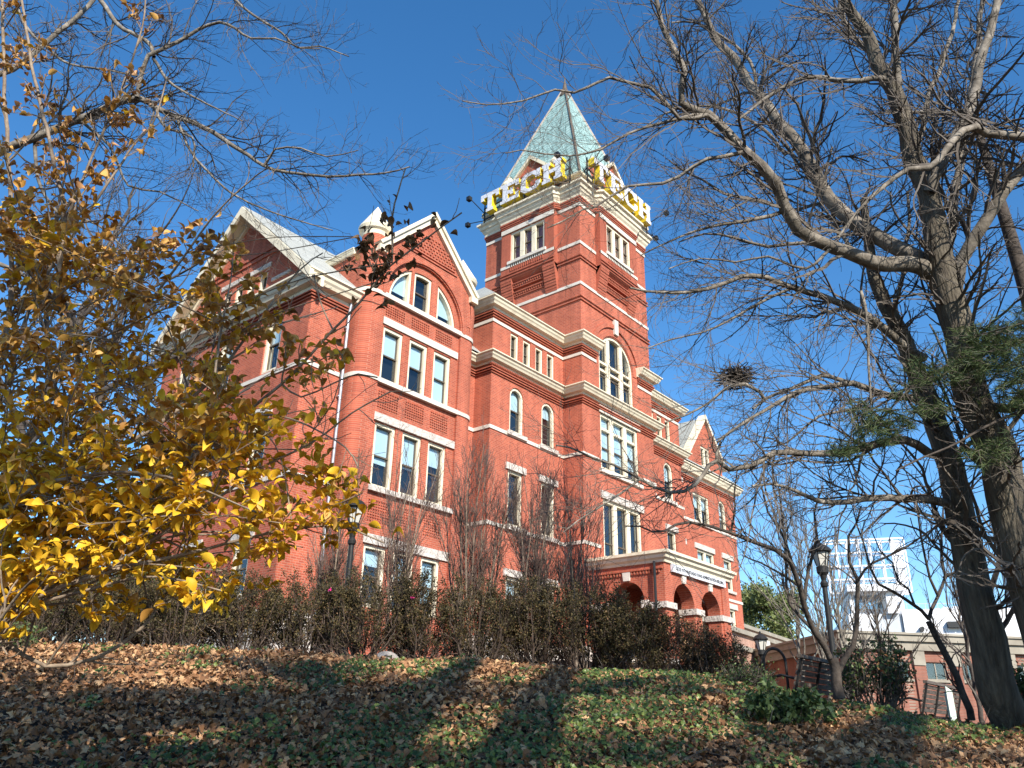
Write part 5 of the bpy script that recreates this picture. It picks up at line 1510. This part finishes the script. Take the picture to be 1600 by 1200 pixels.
bush(1240, 9.2, 1098, 45, "feathery green ground shrub low on the bank at the right", 135, leaf=[('evergreen', 1.0)], nleaf=1700, name="low_shrub", group=None, lsize=(.04, .08), twm='twig', stems=20)
bush(70, 15.5, 858, 130, "large dark evergreen shrub behind the left part of the hedge", 141, leaf=[('evergreen', .7), ('azalea', .3)], nleaf=15000, name="evergreen_shrub", group=None, lsize=(.04, .075), twm='azwood')
bush(225, 15.0, 872, 120, "wide dark evergreen shrub behind the hedge, under the middle of the yellow leaves", 142, leaf=[('evergreen', .6), ('azalea', .4)], nleaf=14000, name="evergreen_shrub", group=None, lsize=(.035, .07), twm='azwood')
bush(-30, 10.8, 985, 70, "dark shrub at the left edge behind the low curved branch", 136, leaf=[('evergreen', .6), ('azalea', .4)], nleaf=3000, name="low_shrub", group=None, lsize=(.03, .05), twm='twigred')
bush(1625, 11.8, 1040, 45, "bright green shrub at the right edge behind the big trunks", 137, leaf=[('evergreen', 1.0)], nleaf=1500, name="low_shrub", group=None, lsize=(.05, .08), twm='twig')

# ================================================================== bare crape myrtles in front of the walls
def myrtle(px, h, ytop, halfpx, label, seed, stems=16):
    rng = np.random.default_rng(seed)
    b = on_ground(px, h, -.05); top = at(px, ytop, h); H = top[2] - b[2]; Wd = halfpx / FPX * float(b @ CF)
    limbs = []
    for i in range(stems):
        a = i * 2.4 + rng.uniform(-.4, .4); rr = Wd * math.sqrt((i + .5) / stems)
        e = b + np.array([math.cos(a) * rr, math.sin(a) * rr, H * rng.uniform(.62, .98) * (1 - .22 * (rr / Wd) ** 2)])
        s0 = b + np.array([math.cos(a), math.sin(a), 0]) * rng.uniform(.05, .25)
        m1 = s0 * .5 + e * .5 + np.array([-math.cos(a) * .12, -math.sin(a) * .12, .1]) + rng.normal(size=3) * .1
        q = resample(np.array([s0, m1, e]), .2); limbs.append((q, np.linspace(rng.uniform(.022, .038), .005, len(q))))
    t = empty("crape_myrtle", b, label, "shrub", "bare crape myrtles before the building")
    quads_obj("stems", [tubes(p[None], r[None], 6) for p, r in limbs], M['stem'], t, smooth=True)
    K = 14
    P = np.stack([to_k(p, K) for p, r in limbs]); R = np.stack([np.interp(np.linspace(0, 1, K), np.linspace(0, 1, len(r)), r) for p, r in limbs])
    parts = []
    for lv in (dict(per_m=4.6, lmin=.5, lmax=1.7, k=7, ang=(.2, .6), u0=.2, wob=.10, trop=(0, 0, .13), rfac=.5, rmin=.006, taper=.4),
               dict(per_m=6.2, lmin=.25, lmax=.9, k=5, ang=(.25, .6), u0=.1, wob=.12, trop=(0, 0, .14), rfac=.6, rmin=.0042, taper=.5),
               dict(per_m=4.2, lmin=.12, lmax=.42, k=4, ang=(.25, .7), u0=.1, wob=.12, trop=(0, 0, .12), rfac=.7, rmin=.0034, taper=.7)):
        P, R, _ = sprout(P, R, rng=rng, **lv); parts.append(tubes(P, R, 3))
    quads_obj("twigs", parts, M['twigred'], t)
myrtle(618, 17.0, 640, 62, "bare many-stemmed crape myrtle in front of the three tall pavilion windows", 201, 9)
myrtle(735, 17.4, 650, 85, "tallest bare crape myrtle, before the inner corner beside the pavilion", 202, 13)
myrtle(838, 17.2, 690, 72, "bare crape myrtle in front of the two narrow wing windows", 203, 13)
myrtle(905, 17.6, 745, 52, "rightmost bare crape myrtle, against the foot of the tower", 204, 10)
myrtle(500, 18.0, 690, 55, "bare crape myrtle behind the lamp post, partly hidden by yellow leaves", 205, 8)

# ================================================================== lamp posts, benches and small things
def lamp(loc, H, label, group="lamp posts"):
    t = empty("lamp_post", (0, 0, 0), label, "lamp post", group)
    p = MB(); k = H / 3.4
    p.lathe((0, 0, 0), [(.16, 0), (.17, .12), (.13, .2), (.12, .5), (.09, .62), (.065, .7), (.052, H - .95), (.075, H - .92), (.085, H - .86), (.05, H - .80), (.07, H - .70), (.12, H - .64), (.125, H - .52), (.09, H - .50)], 16)
    p.build("pole", M['iron'], t, smooth=False)
    g = MB(); g.lathe((0, 0, 0), [(.105, H - .50), (.18, H - .20)], 6); g.build("lantern_glass", M['lampglass'], t)
    f = MB()
    for i in range(6):
        a = i * math.pi / 3
        f.bar((.108 * math.cos(a), .108 * math.sin(a), H - .5), (.185 * math.cos(a), .185 * math.sin(a), H - .2), .018)
    f.lathe((0, 0, 0), [(.19, H - .22), (.19, H - .18)], 6)
    f.build("lantern_frame", M['iron'], t)
    c = MB(); c.lathe((0, 0, 0), [(.235, H - .20), (.24, H - .165), (.15, H - .07), (.06, H - .03), (.03, H), (.035, H + .03), (.012, H + .07)], 12); c.build("lantern_cap", M['iron'], t)
    t.location = loc
    return t
def lamp_at(px, ytop, h, label):
    b = on_ground(px, h); 
    for _ in range(3):
        top = at(px, ytop, h); q = proj(np.array([b[0], b[1], top[2]]))[0]; b = on_ground(px + (px - q) * 1.0 + (proj(b)[0] - px) , h) if False else b
    x = px
    for _ in range(5):
        b = on_ground(x, h); top = at(px, ytop, h); q = proj(np.array([b[0], b[1], top[2]]))[0]; x += px - q
    return lamp([float(v) for v in b], float(top[2] - b[2]) - .07, label)
lamp_at(1279, 843, 17.5, "black lantern lamp post behind the dark multi-stemmed tree")
lamp_at(557, 773, 16.0, "black lantern lamp post at the right end of the yellow shrub")
lamp_at(1187, 986, 27.0, "small distant lamp post beside the right corner of the building")

def make_bench():
    t = empty("park_bench", (0, 0, 0)); L = 2.4
    s = MB()
    for i in range(5): s.box(0, L, .06 + i * .095, .14 + i * .095, .43, .46)
    s.build("seat", M['teak'], t)
    b = MB()
    for i in range(6):
        z = .50 + i * .075; y = -.02 - i * .022
        b.hexa([(0, y, z), (L, y, z), (L, y + .025, z), (0, y + .025, z), (0, y - .018, z + .058), (L, y - .018, z + .058), (L, y + .007, z + .058), (0, y + .007, z + .058)])
    b.box(-.02, L + .02, -.19, -.12, .95, 1.0)
    b.build("backrest", M['teak'], t)
    for x in (.03, L / 3, 2 * L / 3, L - .03):
        e = MB(); r = .022
        e.tube([(x, .55, 0), (x, .53, .2), (x, .50, .42), (x, .02, .42)], r, 6); e.tube([(x, -.16, 0), (x, -.07, .25), (x, 0, .42), (x, -.06, .6), (x, -.17, .97)], r, 6)
        if x < .1 or x > L - .1: e.tube([(x, -.08, .66), (x, .15, .72), (x, .42, .68), (x, .54, .58), (x, .50, .42)], r, 6)
        e.build("end_frame", M['iron'], t)
    return t
def bench_at(t, px, ytop, h, label, rz=0.0):
    p = at(px, ytop, h); t.location = (float(p[0]), float(p[1]), float(p[2] - .97)); t.rotation_euler = (0, 0, rz)
    tag(t, label, "bench", "slatted park benches")
b1 = make_bench()
bench_at(b1, 1233, 1026, 12.6, "dark slatted park bench seen from behind, left of the leafy shrub")
b2 = b1.copy(); COL.objects.link(b2)
for ch in b1.children:
    c = ch.copy(); COL.objects.link(c); c.parent = b2
bench_at(b2, 1431, 1066, 15.0, "farther dark slatted park bench beside the pale green board")
hoop = MB(); hx = at(1195, 1056, 13.2); hz = float(ground_xy(hx[0], hx[1]))
q = np.linspace(0, math.pi, 17)
hoop.tube(np.array([np.array([hx[0], hx[1], hz + .1]) + ER * (.17 - .17 * math.cos(a)) * 1.0 + np.array([0, 0, .42 + (.22 * math.sin(a))]) for a in q]), .022, 8)
for e in (0, .34): hoop.tube(np.array([np.array([hx[0], hx[1], hz - .02]) + ER * e, np.array([hx[0], hx[1], hz + .53]) + ER * e]), .022, 8)
tag(hoop.build("bike_rack", M['iron'], smooth=True), "black metal hoop standing just left of the nearer bench", "bike rack")
bo = MB(); p0 = at(1477, 1072, 14.2); g0 = float(ground_xy(p0[0], p0[1])) - .05
d_ = nrm(ER * .7 + EF * .7)
bo.hexa([np.r_[p0[:2], g0], np.r_[(p0 + d_ * .28)[:2], g0], np.r_[(p0 + d_ * .28 + EF * .03)[:2], g0], np.r_[(p0 + EF * .03)[:2], g0], np.r_[p0[:2], p0[2] + .0], np.r_[(p0 + d_ * .28)[:2], p0[2] - .06], np.r_[(p0 + d_ * .28 + EF * .03)[:2], p0[2] - .06], np.r_[(p0 + EF * .03)[:2], p0[2]]])
for e in (.02, .24): bo.bar(np.r_[(p0 + d_ * e + EF * .045)[:2], g0 - .02], np.r_[(p0 + d_ * e + EF * .045)[:2], p0[2] - .1], .03)
tag(bo.build("notice_board", M['greenwhite']), "blank pale green board at the right end of the farther bench", "board")
# pale carved garden stone under the hedge
gs_ = MB(); c = hit(603, 1032); 
for r0, r1, dz in ((.10, .18, .0), (.0, .07, .0)):
    q = np.linspace(0, math.pi, 9)
    for a, b in zip(q, q[1:]):
        P = [c + ER * r * math.cos(t_) + np.array([0, 0, r * .7 * math.sin(t_)]) for r, t_ in ((r0, a), (r1, a), (r1, b), (r0, b))]
        gs_.hexa(P + [p + EF * .12 for p in P])
gs_.box(*(float(v) for pr_ in ((c[0] - .05, c[0] + .05), (c[1] - .04, c[1] + .06), (c[2] - .1, c[2] - .004)) for v in pr_))
tag(gs_.build("garden_stone", M['roughstone']), "small pale arched stone half hidden under the hedge", "stone")

# ================================================================== background on the right
def local(px, h, rz_dir):
    o = on_ground(px, h); d = nrm(np.array(rz_dir, float)); nn = np.array([-d[1], d[0], 0])   # d along facade, nn away
    return o, d, nn
def bpart(o, d, nn, name, mat, boxes, parent, mark=False):
    m = MB(xf=lambda V: o + V[:, :1] * d + V[:, 1:2] * nn + V[:, 2:3] * np.array([0, 0, 1.]))
    for b in boxes:
        if mark: m.mark()
        m.box(*b)
    return m.build(name, mat, parent)
# low brick building with a beige cornice
h = 46.0; yv = lambda py, h=h: float(at(1480, py, h)[2])
o, d, nn = local(1365, h, ER + EF * .12); o[2] = 0
bb_ = empty("brick_hall", (o[0], o[1], 0), "low brick building with a wide beige cornice behind the big trees", "building")
zt, zc2, zb2 = yv(990), yv(1017), yv(1140)
mk = MB(xf=lambda V: o + V[:, :1] * d + V[:, 1:2] * nn + V[:, 2:3] * np.array([0, 0, 1.]))
ff = lambda u, v, w=0.0: (u, w, v)
pxs = lambda px: float((at(px, 1050, h) - o) @ d)
H_ = [rect(pxs(a), pxs(b), yv(1062), yv(1034)) for a, b in ((1404, 1428), (1456, 1490), (1510, 1540), (1556, 1586), (1612, 1640))]
mk.wall([(-1.0, zb2 - 3), (18, zb2 - 3), (18, zc2), (-1.0, zc2)], H_, ff, .3, 0, 1)
mk.box(-1.0, 18, .31, 14, zb2 - 3, zc2, 0)
mk.build("wall", [M['hallbrick'], M['dark']], bb_)
bpart(o, d, nn, "cornice", M['hallstone'], [(-1.3, 18.3, -.25, 14, zc2, zc2 + .45), (-1.45, 18.5, -.4, 14.2, zc2 + .45, zt - .12), (-1.55, 18.6, -.5, 14.3, zt - .12, zt)], bb_)
bpart(o, d, nn, "pilaster", M['hallbrick'], [(pxs(a), pxs(a + 18), -.14, .02, zb2 - 3, zc2 - .75) for a in (1380, 1434, 1496, 1590)], bb_, True)
bpart(o, d, nn, "pilaster_capital", M['hallstone'], [(pxs(a - 1), pxs(a + 19), -.2, .02, zc2 - .75, zc2) for a in (1380, 1434, 1496, 1590)], bb_, True)
for hh in H_:
    u0, u1, v0, v1 = hh[0][0], hh[1][0], hh[0][1], hh[2][1]
    wf = bpart(o, d, nn, "window", M['hallstone'], [(u0, u1, .1, .16, v0, v0 + .06), (u0, u1, .1, .16, v1 - .06, v1), (u0, u0 + .06, .1, .16, v0 + .06, v1 - .06), (u1 - .06, u1, .1, .16, v0 + .06, v1 - .06), ((u0 + u1) / 2 - .03, (u0 + u1) / 2 + .03, .1, .16, v0 + .06, v1 - .06)], bb_)
    bpart(o, d, nn, "pane", M['glass'], [(u0 + .05, u1 - .05, .125, .135, v0 + .05, v1 - .05)], wf)
    bpart(o, d, nn, "sill", M['hallstone'], [(u0 - .1, u1 + .1, -.1, .08, v0 - .12, v0)], wf)
# stepped terrace of brick and stone between the building and the hall
h = 54.0
o, d, nn = local(1158, h, np.array([1, .10, 0])); z_ = lambda py, px=1175: float(at(px, py, h)[2])
tz = empty("terrace_wall", (o[0], o[1], o[2]), "pinkish brick terrace with pale stone ledges right of the building corner", "wall")
z0_ = z_(1001); 
bpart(o, d, nn, "wall", M['brickpale'], [(-6, 26, 0, 6, o[2] - 3, z0_ - .9), (-6, 22, 1.2, 6.4, z0_ - .9, z0_)], tz)
bpart(o, d, nn, "ledge", M['hallstone'], [(-6.1, 26.2, -.25, 1.15, z0_ - .9, z0_ - .62), (-6.1, 22.2, 1.0, 6.5, z0_, z0_ + .25), (-6.1, 26.1, -.12, -.003, z0_ - 1.9, z0_ - 1.6)], tz, True)
bpart(o, d, nn, "signboard", M['stone'], [(3.6, 5.6, -.5, -.4, z0_ - 2.0, z0_ - .95)], tz)
# white stadium stand and the back of its scoreboard
h = 150.0; yz = lambda py: float(at(1420, py, h)[2])
o, d, nn = local(1330, h, ER - EF * .25); o[2] = 0; us = lambda px: float((at(px, 960, h) - o) @ d)
stt = empty("stadium_stand", (o[0], o[1], 0), "white stadium stand with an open press box above the brick hall", "grandstand")
za, zb_, zc3, zd = yz(1005), yz(956), yz(958), yz(929)
bpart(o, d, nn, "stand_wall", M['stadium'], [(us(1405), us(1700), 0, 25, za - 18, zb_), (us(1325), us(1360), 0, 25, za - 18, yz(962))], stt)
bpart(o, d, nn, "grey_panel", M['greywall'], [(us(1360), us(1404), .6, 24, za - 18, yz(962))], stt)
bpart(o, d, nn, "press_box", M['stadium'], [(us(1330), us(1336), 0, 12, yz(962), zd), (us(1384), us(1400), -.5, 12, yz(962), zd), (us(1326), us(1412), -1.5, 13, zd, yz(921)), (us(1336), us(1384), 4, 12, yz(962), yz(950)), (us(1330), us(1404), 1, 13, yz(921), yz(915))], stt)
bpart(o, d, nn, "press_box_window", M['glass'], [(us(1337), us(1383), 3.5, 3.6, yz(950), zd)], stt)
bpart(o, d, nn, "roof_vent", M['stadium'], [(us(x), us(x + w_), 4, 7, zb_, yz(y_)) for x, w_, y_ in ((1462, 6, 950), (1474, 8, 948), (1489, 8, 947), (1500, 4, 952), (1510, 8, 951), (1545, 10, 950))], stt, True)
bpart(o, d, nn, "railing", M['greywall'], [(us(1400), us(1700), .2, .3, zb_ + .9, zb_ + 1.0)] + [(us(x), us(x) + .1, .2, .3, zb_, zb_ + .9) for x in range(1404, 1690, 9)], stt)
bpart(o, d, nn, "air_unit", M['black'], [(us(1426), us(1431), -1, 0, yz(990), yz(984)), (us(1466), us(1482), -1, 0, yz(985), yz(976)), (us(1484), us(1500), -1, 0, yz(985), yz(978))], stt, True)
h = 170.0
o, d, nn = local(1290, h, ER - EF * .3); o[2] = 0
us = lambda px: float((at(px, 890, h) - o) @ d); ys = lambda py: float(at(1350, py, h)[2])
sc_ = empty("scoreboard_frame", (o[0], o[1], 0), "back of a white steel scoreboard frame standing above the stadium", "scoreboard")
m = MB(xf=lambda V: o + V[:, :1] * d + V[:, 1:2] * nn + V[:, 2:3] * np.array([0, 0, 1.]))
x0, x1, y0, y1 = us(1292), us(1411), ys(931), ys(850)
for yy in (0.0, 3.0):
    for z in np.linspace(y0, y1, 5): m.box(x0, x1, yy, yy + .3, z, z + .32)
    for x in np.linspace(x0, x1, 8): m.box(x, x + .24, yy + .02, yy + .28, y0, y1)
for z in np.linspace(y0, y1, 5):
    for x in np.linspace(x0, x1, 8): m.box(x + .04, x + .18, .3, 3.0, z + .05, z + .2)
for x in (x0 + 2, x1 - 2.5):
    for yy in (0.4, 2.4): m.box(x, x + .8, yy, yy + .6, -6, y0)
m.build("lattice", M['stadium'], sc_)
bpart(o, d, nn, "side_panel", M['stadium'], [(x1 - 2.2, x1 - .1, 3.2, 3.4, y0 + .2, y1)], sc_)
# tall pale block at the right edge
h = 190.0
o, d, nn = local(1588, h, ER - EF * .2); o = at(1590, 800, h); o[2] = 0
tbk = empty("tower_block", (o[0], o[1], 0), "pale high-rise block just inside the right edge, behind the trunks", "building")
ht = float(at(1592, 742, h)[2])
bpart(o, d, nn, "wall", M['concrete'], [(0, 24, 0, 18, -8, ht)], tbk)
bpart(o, d, nn, "window_band", M['greywall'], [(-.06, 24, -.12, 17.9, z, z + 1.6) for z in np.arange(8, ht - 3, 3.6)], tbk, True)
# broad-leaved evergreen and pale upright bare trees in the middle distance
def leafy_tree(px, h, ytop, halfpx, label, seed, n=12000, leaf='magnolia', size=(.16, .34)):
    rng = np.random.default_rng(seed)
    b = on_ground(px, h); top = at(px, ytop, h); H = top[2] - b[2]; Wd = halfpx / FPX * float(b @ CF)
    limbs = []
    tr = resample(np.array([b, b + [0, .1, H * .4], b + [.1, 0, H * .85]]), .4); limbs.append((tr, np.linspace(.2, .04, len(tr))))
    for i in range(16):
        a = i * 2.4; u = rng.uniform(.2, .85); s0 = b + [0, 0, H * u]; e = s0 + np.array([math.cos(a) * Wd * rng.uniform(.5, .95), math.sin(a) * Wd * rng.uniform(.5, .95), H * rng.uniform(.02, .22)])
        q = resample(np.array([s0, (s0 + e) / 2 + [0, 0, .2], e]), .4); limbs.append((q, np.linspace(.07, .015, len(q))))
    t, P = bare_tree("evergreen_tree", b, limbs, label, "tree", True, M['barkdark'], M['barkdark'], [dict(per_m=1.5, lmin=.8, lmax=2.2, k=5, ang=(.4, .9), u0=.25, rmin=.012)], seed=seed)
    tips = P[:, 2:].reshape(-1, 3); c = tips[rng.integers(0, len(tips), n)] + rng.normal(size=(n, 3)) * .4
    yd = nrm(rng.normal(size=(n, 3))); up = nrm(rng.normal(size=(n, 3)) + [0, 0, .8]); up = nrm(up - yd * (up * yd).sum(1, keepdims=True))
    quads_obj("crown", [scatter(leaf_flat(), c, yd, up, rng.uniform(*size, n))], M[leaf], t)
leafy_tree(1225, 72, 908, 66, "broad-leaved green tree right of the building, behind the distant lamp post", 301)
leafy_tree(1172, 78, 925, 50, "green tree half hidden behind the right corner of the building", 302, 9000)
UP = [dict(per_m=2.2, lmin=.6, lmax=2.0, k=6, ang=(.2, .55), u0=.1, wob=.1, trop=(0, 0, .12), rfac=.5, rmin=.009, taper=.4), dict(per_m=3.2, lmin=.3, lmax=1.0, k=5, ang=(.25, .6), u0=.1, wob=.12, trop=(0, 0, .1), rfac=.6, rmin=.006, taper=.6)]
for i, (px, h, yt, lab) in enumerate(((1262, 27, 760, "pale upright bare tree rising behind the nearer lamp post"), (1300, 30, 790, "pale bare tree in front of the scoreboard frame"), (1335, 26, 850, "low pale bare tree in front of the white press box"))):
    b = on_ground(px, h); H = at(px, yt, h)[2] - b[2]
    wild_tree(b, H, .065, (.3, .2), lab, 310 + i, M['barkpale'], M['barkpale'], UP, 13, .38, split=.08)
for i, (px, h, yt, lab) in enumerate(((1540, 34, 830, "fine-twigged bare tree seen between the two big trunks"), (1400, 36, 880, "bare tree in front of the brick hall"))):
    b = on_ground(px, h); H = at(px, yt, h)[2] - b[2]
    wild_tree(b, H, .10, (.2, .2), lab, 320 + i, M['barkdark'], M['twig'], UP, 13, .5, split=.15)

# ================================================================== trees behind the photographer, whose shade falls on the bank
def shade_limb(pl, ts, w0, w1):
    P = np.array([hit(x, y) - SUN * t_ for (x, y), t_ in zip(pl, ts)])
    q = resample(P, .3); return q, np.linspace(w0, w1, len(q))
def shade_tree(limbs_spec, base_shift, label, seed, dense=2.0):
    limbs = []
    for j, (pl, ts, w0, w1) in enumerate(limbs_spec):
        q, r = shade_limb(pl, ts, w0, w1)
        if j == 0:
            b = np.array([q[0][0] + base_shift[0], q[0][1] + base_shift[1], 0]); b[2] = float(ground_xy(b[0], b[1])) - .1
            tr = resample(np.array([b, (b + q[0]) / 2 + [.05, .05, .2], q[0]]), .4)
            q = np.vstack([tr[:-1], q]); r = np.concatenate([np.linspace(w0 * 1.25, w0, len(tr) - 1), r])
        limbs.append((q, r))
    return bare_tree("shade_tree", limbs[0][0][0], limbs, label, "tree", True, M['bark'], M['twig'],
        [dict(per_m=dense, lmin=.6, lmax=2.0, k=7, ang=(.5, 1.1), u0=.35, wob=.2, rfac=.5, rmin=.012, taper=.4), dict(per_m=4, lmin=.3, lmax=1.0, k=5, ang=(.5, 1.1), u0=.1, wob=.2, rfac=.6, rmin=.006, taper=.6)], seed=seed)
shade_tree([([(545, 1230), (560, 1190), (600, 1150), (650, 1110), (700, 1065), (745, 1025)], [13, 13.4, 14, 14.6, 15.2, 15.8], .34, .13),
            ([(560, 1190), (530, 1130), (505, 1080), (480, 1040)], [13.4, 14.2, 14.9, 15.6], .28, .18),
            ([(505, 1080), (440, 1060), (380, 1040), (300, 1030)], [14.9, 15.4, 16, 16.5], .16, .08)], (-.4, -.8), "broad tree behind the photographer, shading the left of the bank", 401)
shade_tree([([(770, 1230), (795, 1190), (835, 1110), (870, 1060), (900, 1030)], [14, 14.4, 15.2, 15.8, 16.4], .30, .17),
            ([(835, 1110), (960, 1080), (1060, 1070), (1150, 1075)], [15.2, 16, 16.6, 17.2], .12, .05)], (.2, -.6), "tall tree behind the photographer, shading the middle of the bank", 402)
shade_tree([([(1330, 1230), (1340, 1190), (1380, 1150), (1420, 1120)], [14, 14.5, 15.2, 15.8], .34, .16),
            ([(1340, 1190), (1240, 1170), (1160, 1150)], [14.5, 15.3, 16], .18, .07)], (.4, -.6), "thick tree behind the photographer, shading the right of the bank", 403)
# dry-leaved oak boughs overhead that dapple the bank
rng = np.random.default_rng(410)
pos = []
for x, y, a, b, c in ((470, 1090, 90, 90, 70), (540, 1180, 120, 40, 50), (1000, 1190, 130, 20, 30), (1400, 1150, 240, 60, 130), (1560, 1100, 160, 60, 50), (500, 1045, 120, 30, 30)):
    for _ in range(c):
        P = hit(x + rng.uniform(-1, 1) * a, min(1195, y + rng.uniform(-1, 1) * b)); pos.append(P - SUN * rng.uniform(14.5, 18.5))
pos = np.array(pos)
okb = DS(-7.5, -5.5, -.1)
lim = []
tr = resample(np.array([okb, okb + [.1, .1, 4], okb + [.4, .2, 8], okb + [.6, .3, 11.5]]), .4); lim.append((tr, np.linspace(.42, .12, len(tr))))
for i in range(46):
    e = pos[rng.integers(0, len(pos))]; s0 = tr[int(np.clip((e[2] - okb[2] - 1.5) / 11.5, .25, .95) * (len(tr) - 1))]
    q = resample(np.array([s0, (s0 + e) / 2 + [0, 0, .5], e]), .4); lim.append((q, np.linspace(.09, .012, len(q))))
ok_, _p = bare_tree("oak_tree", okb, lim, "dry-leaved oak standing behind the photographer", "tree", True, M['bark'], M['twig'], [dict(per_m=1.0, lmin=.4, lmax=1.0, k=5, rmin=.008)], seed=411)
m_ = 26
c = np.repeat(pos, m_, 0) + rng.normal(size=(len(pos) * m_, 3)) * .24
n = len(c); yd = nrm(rng.normal(size=(n, 3))); up = nrm(rng.normal(size=(n, 3)) + [0, 0, .8]); up = nrm(up - yd * (up * yd).sum(1, keepdims=True))
quads_obj("crown", [scatter(oak, c, yd, up, rng.uniform(.09, .16, n))], M['leafbrown'], ok_)
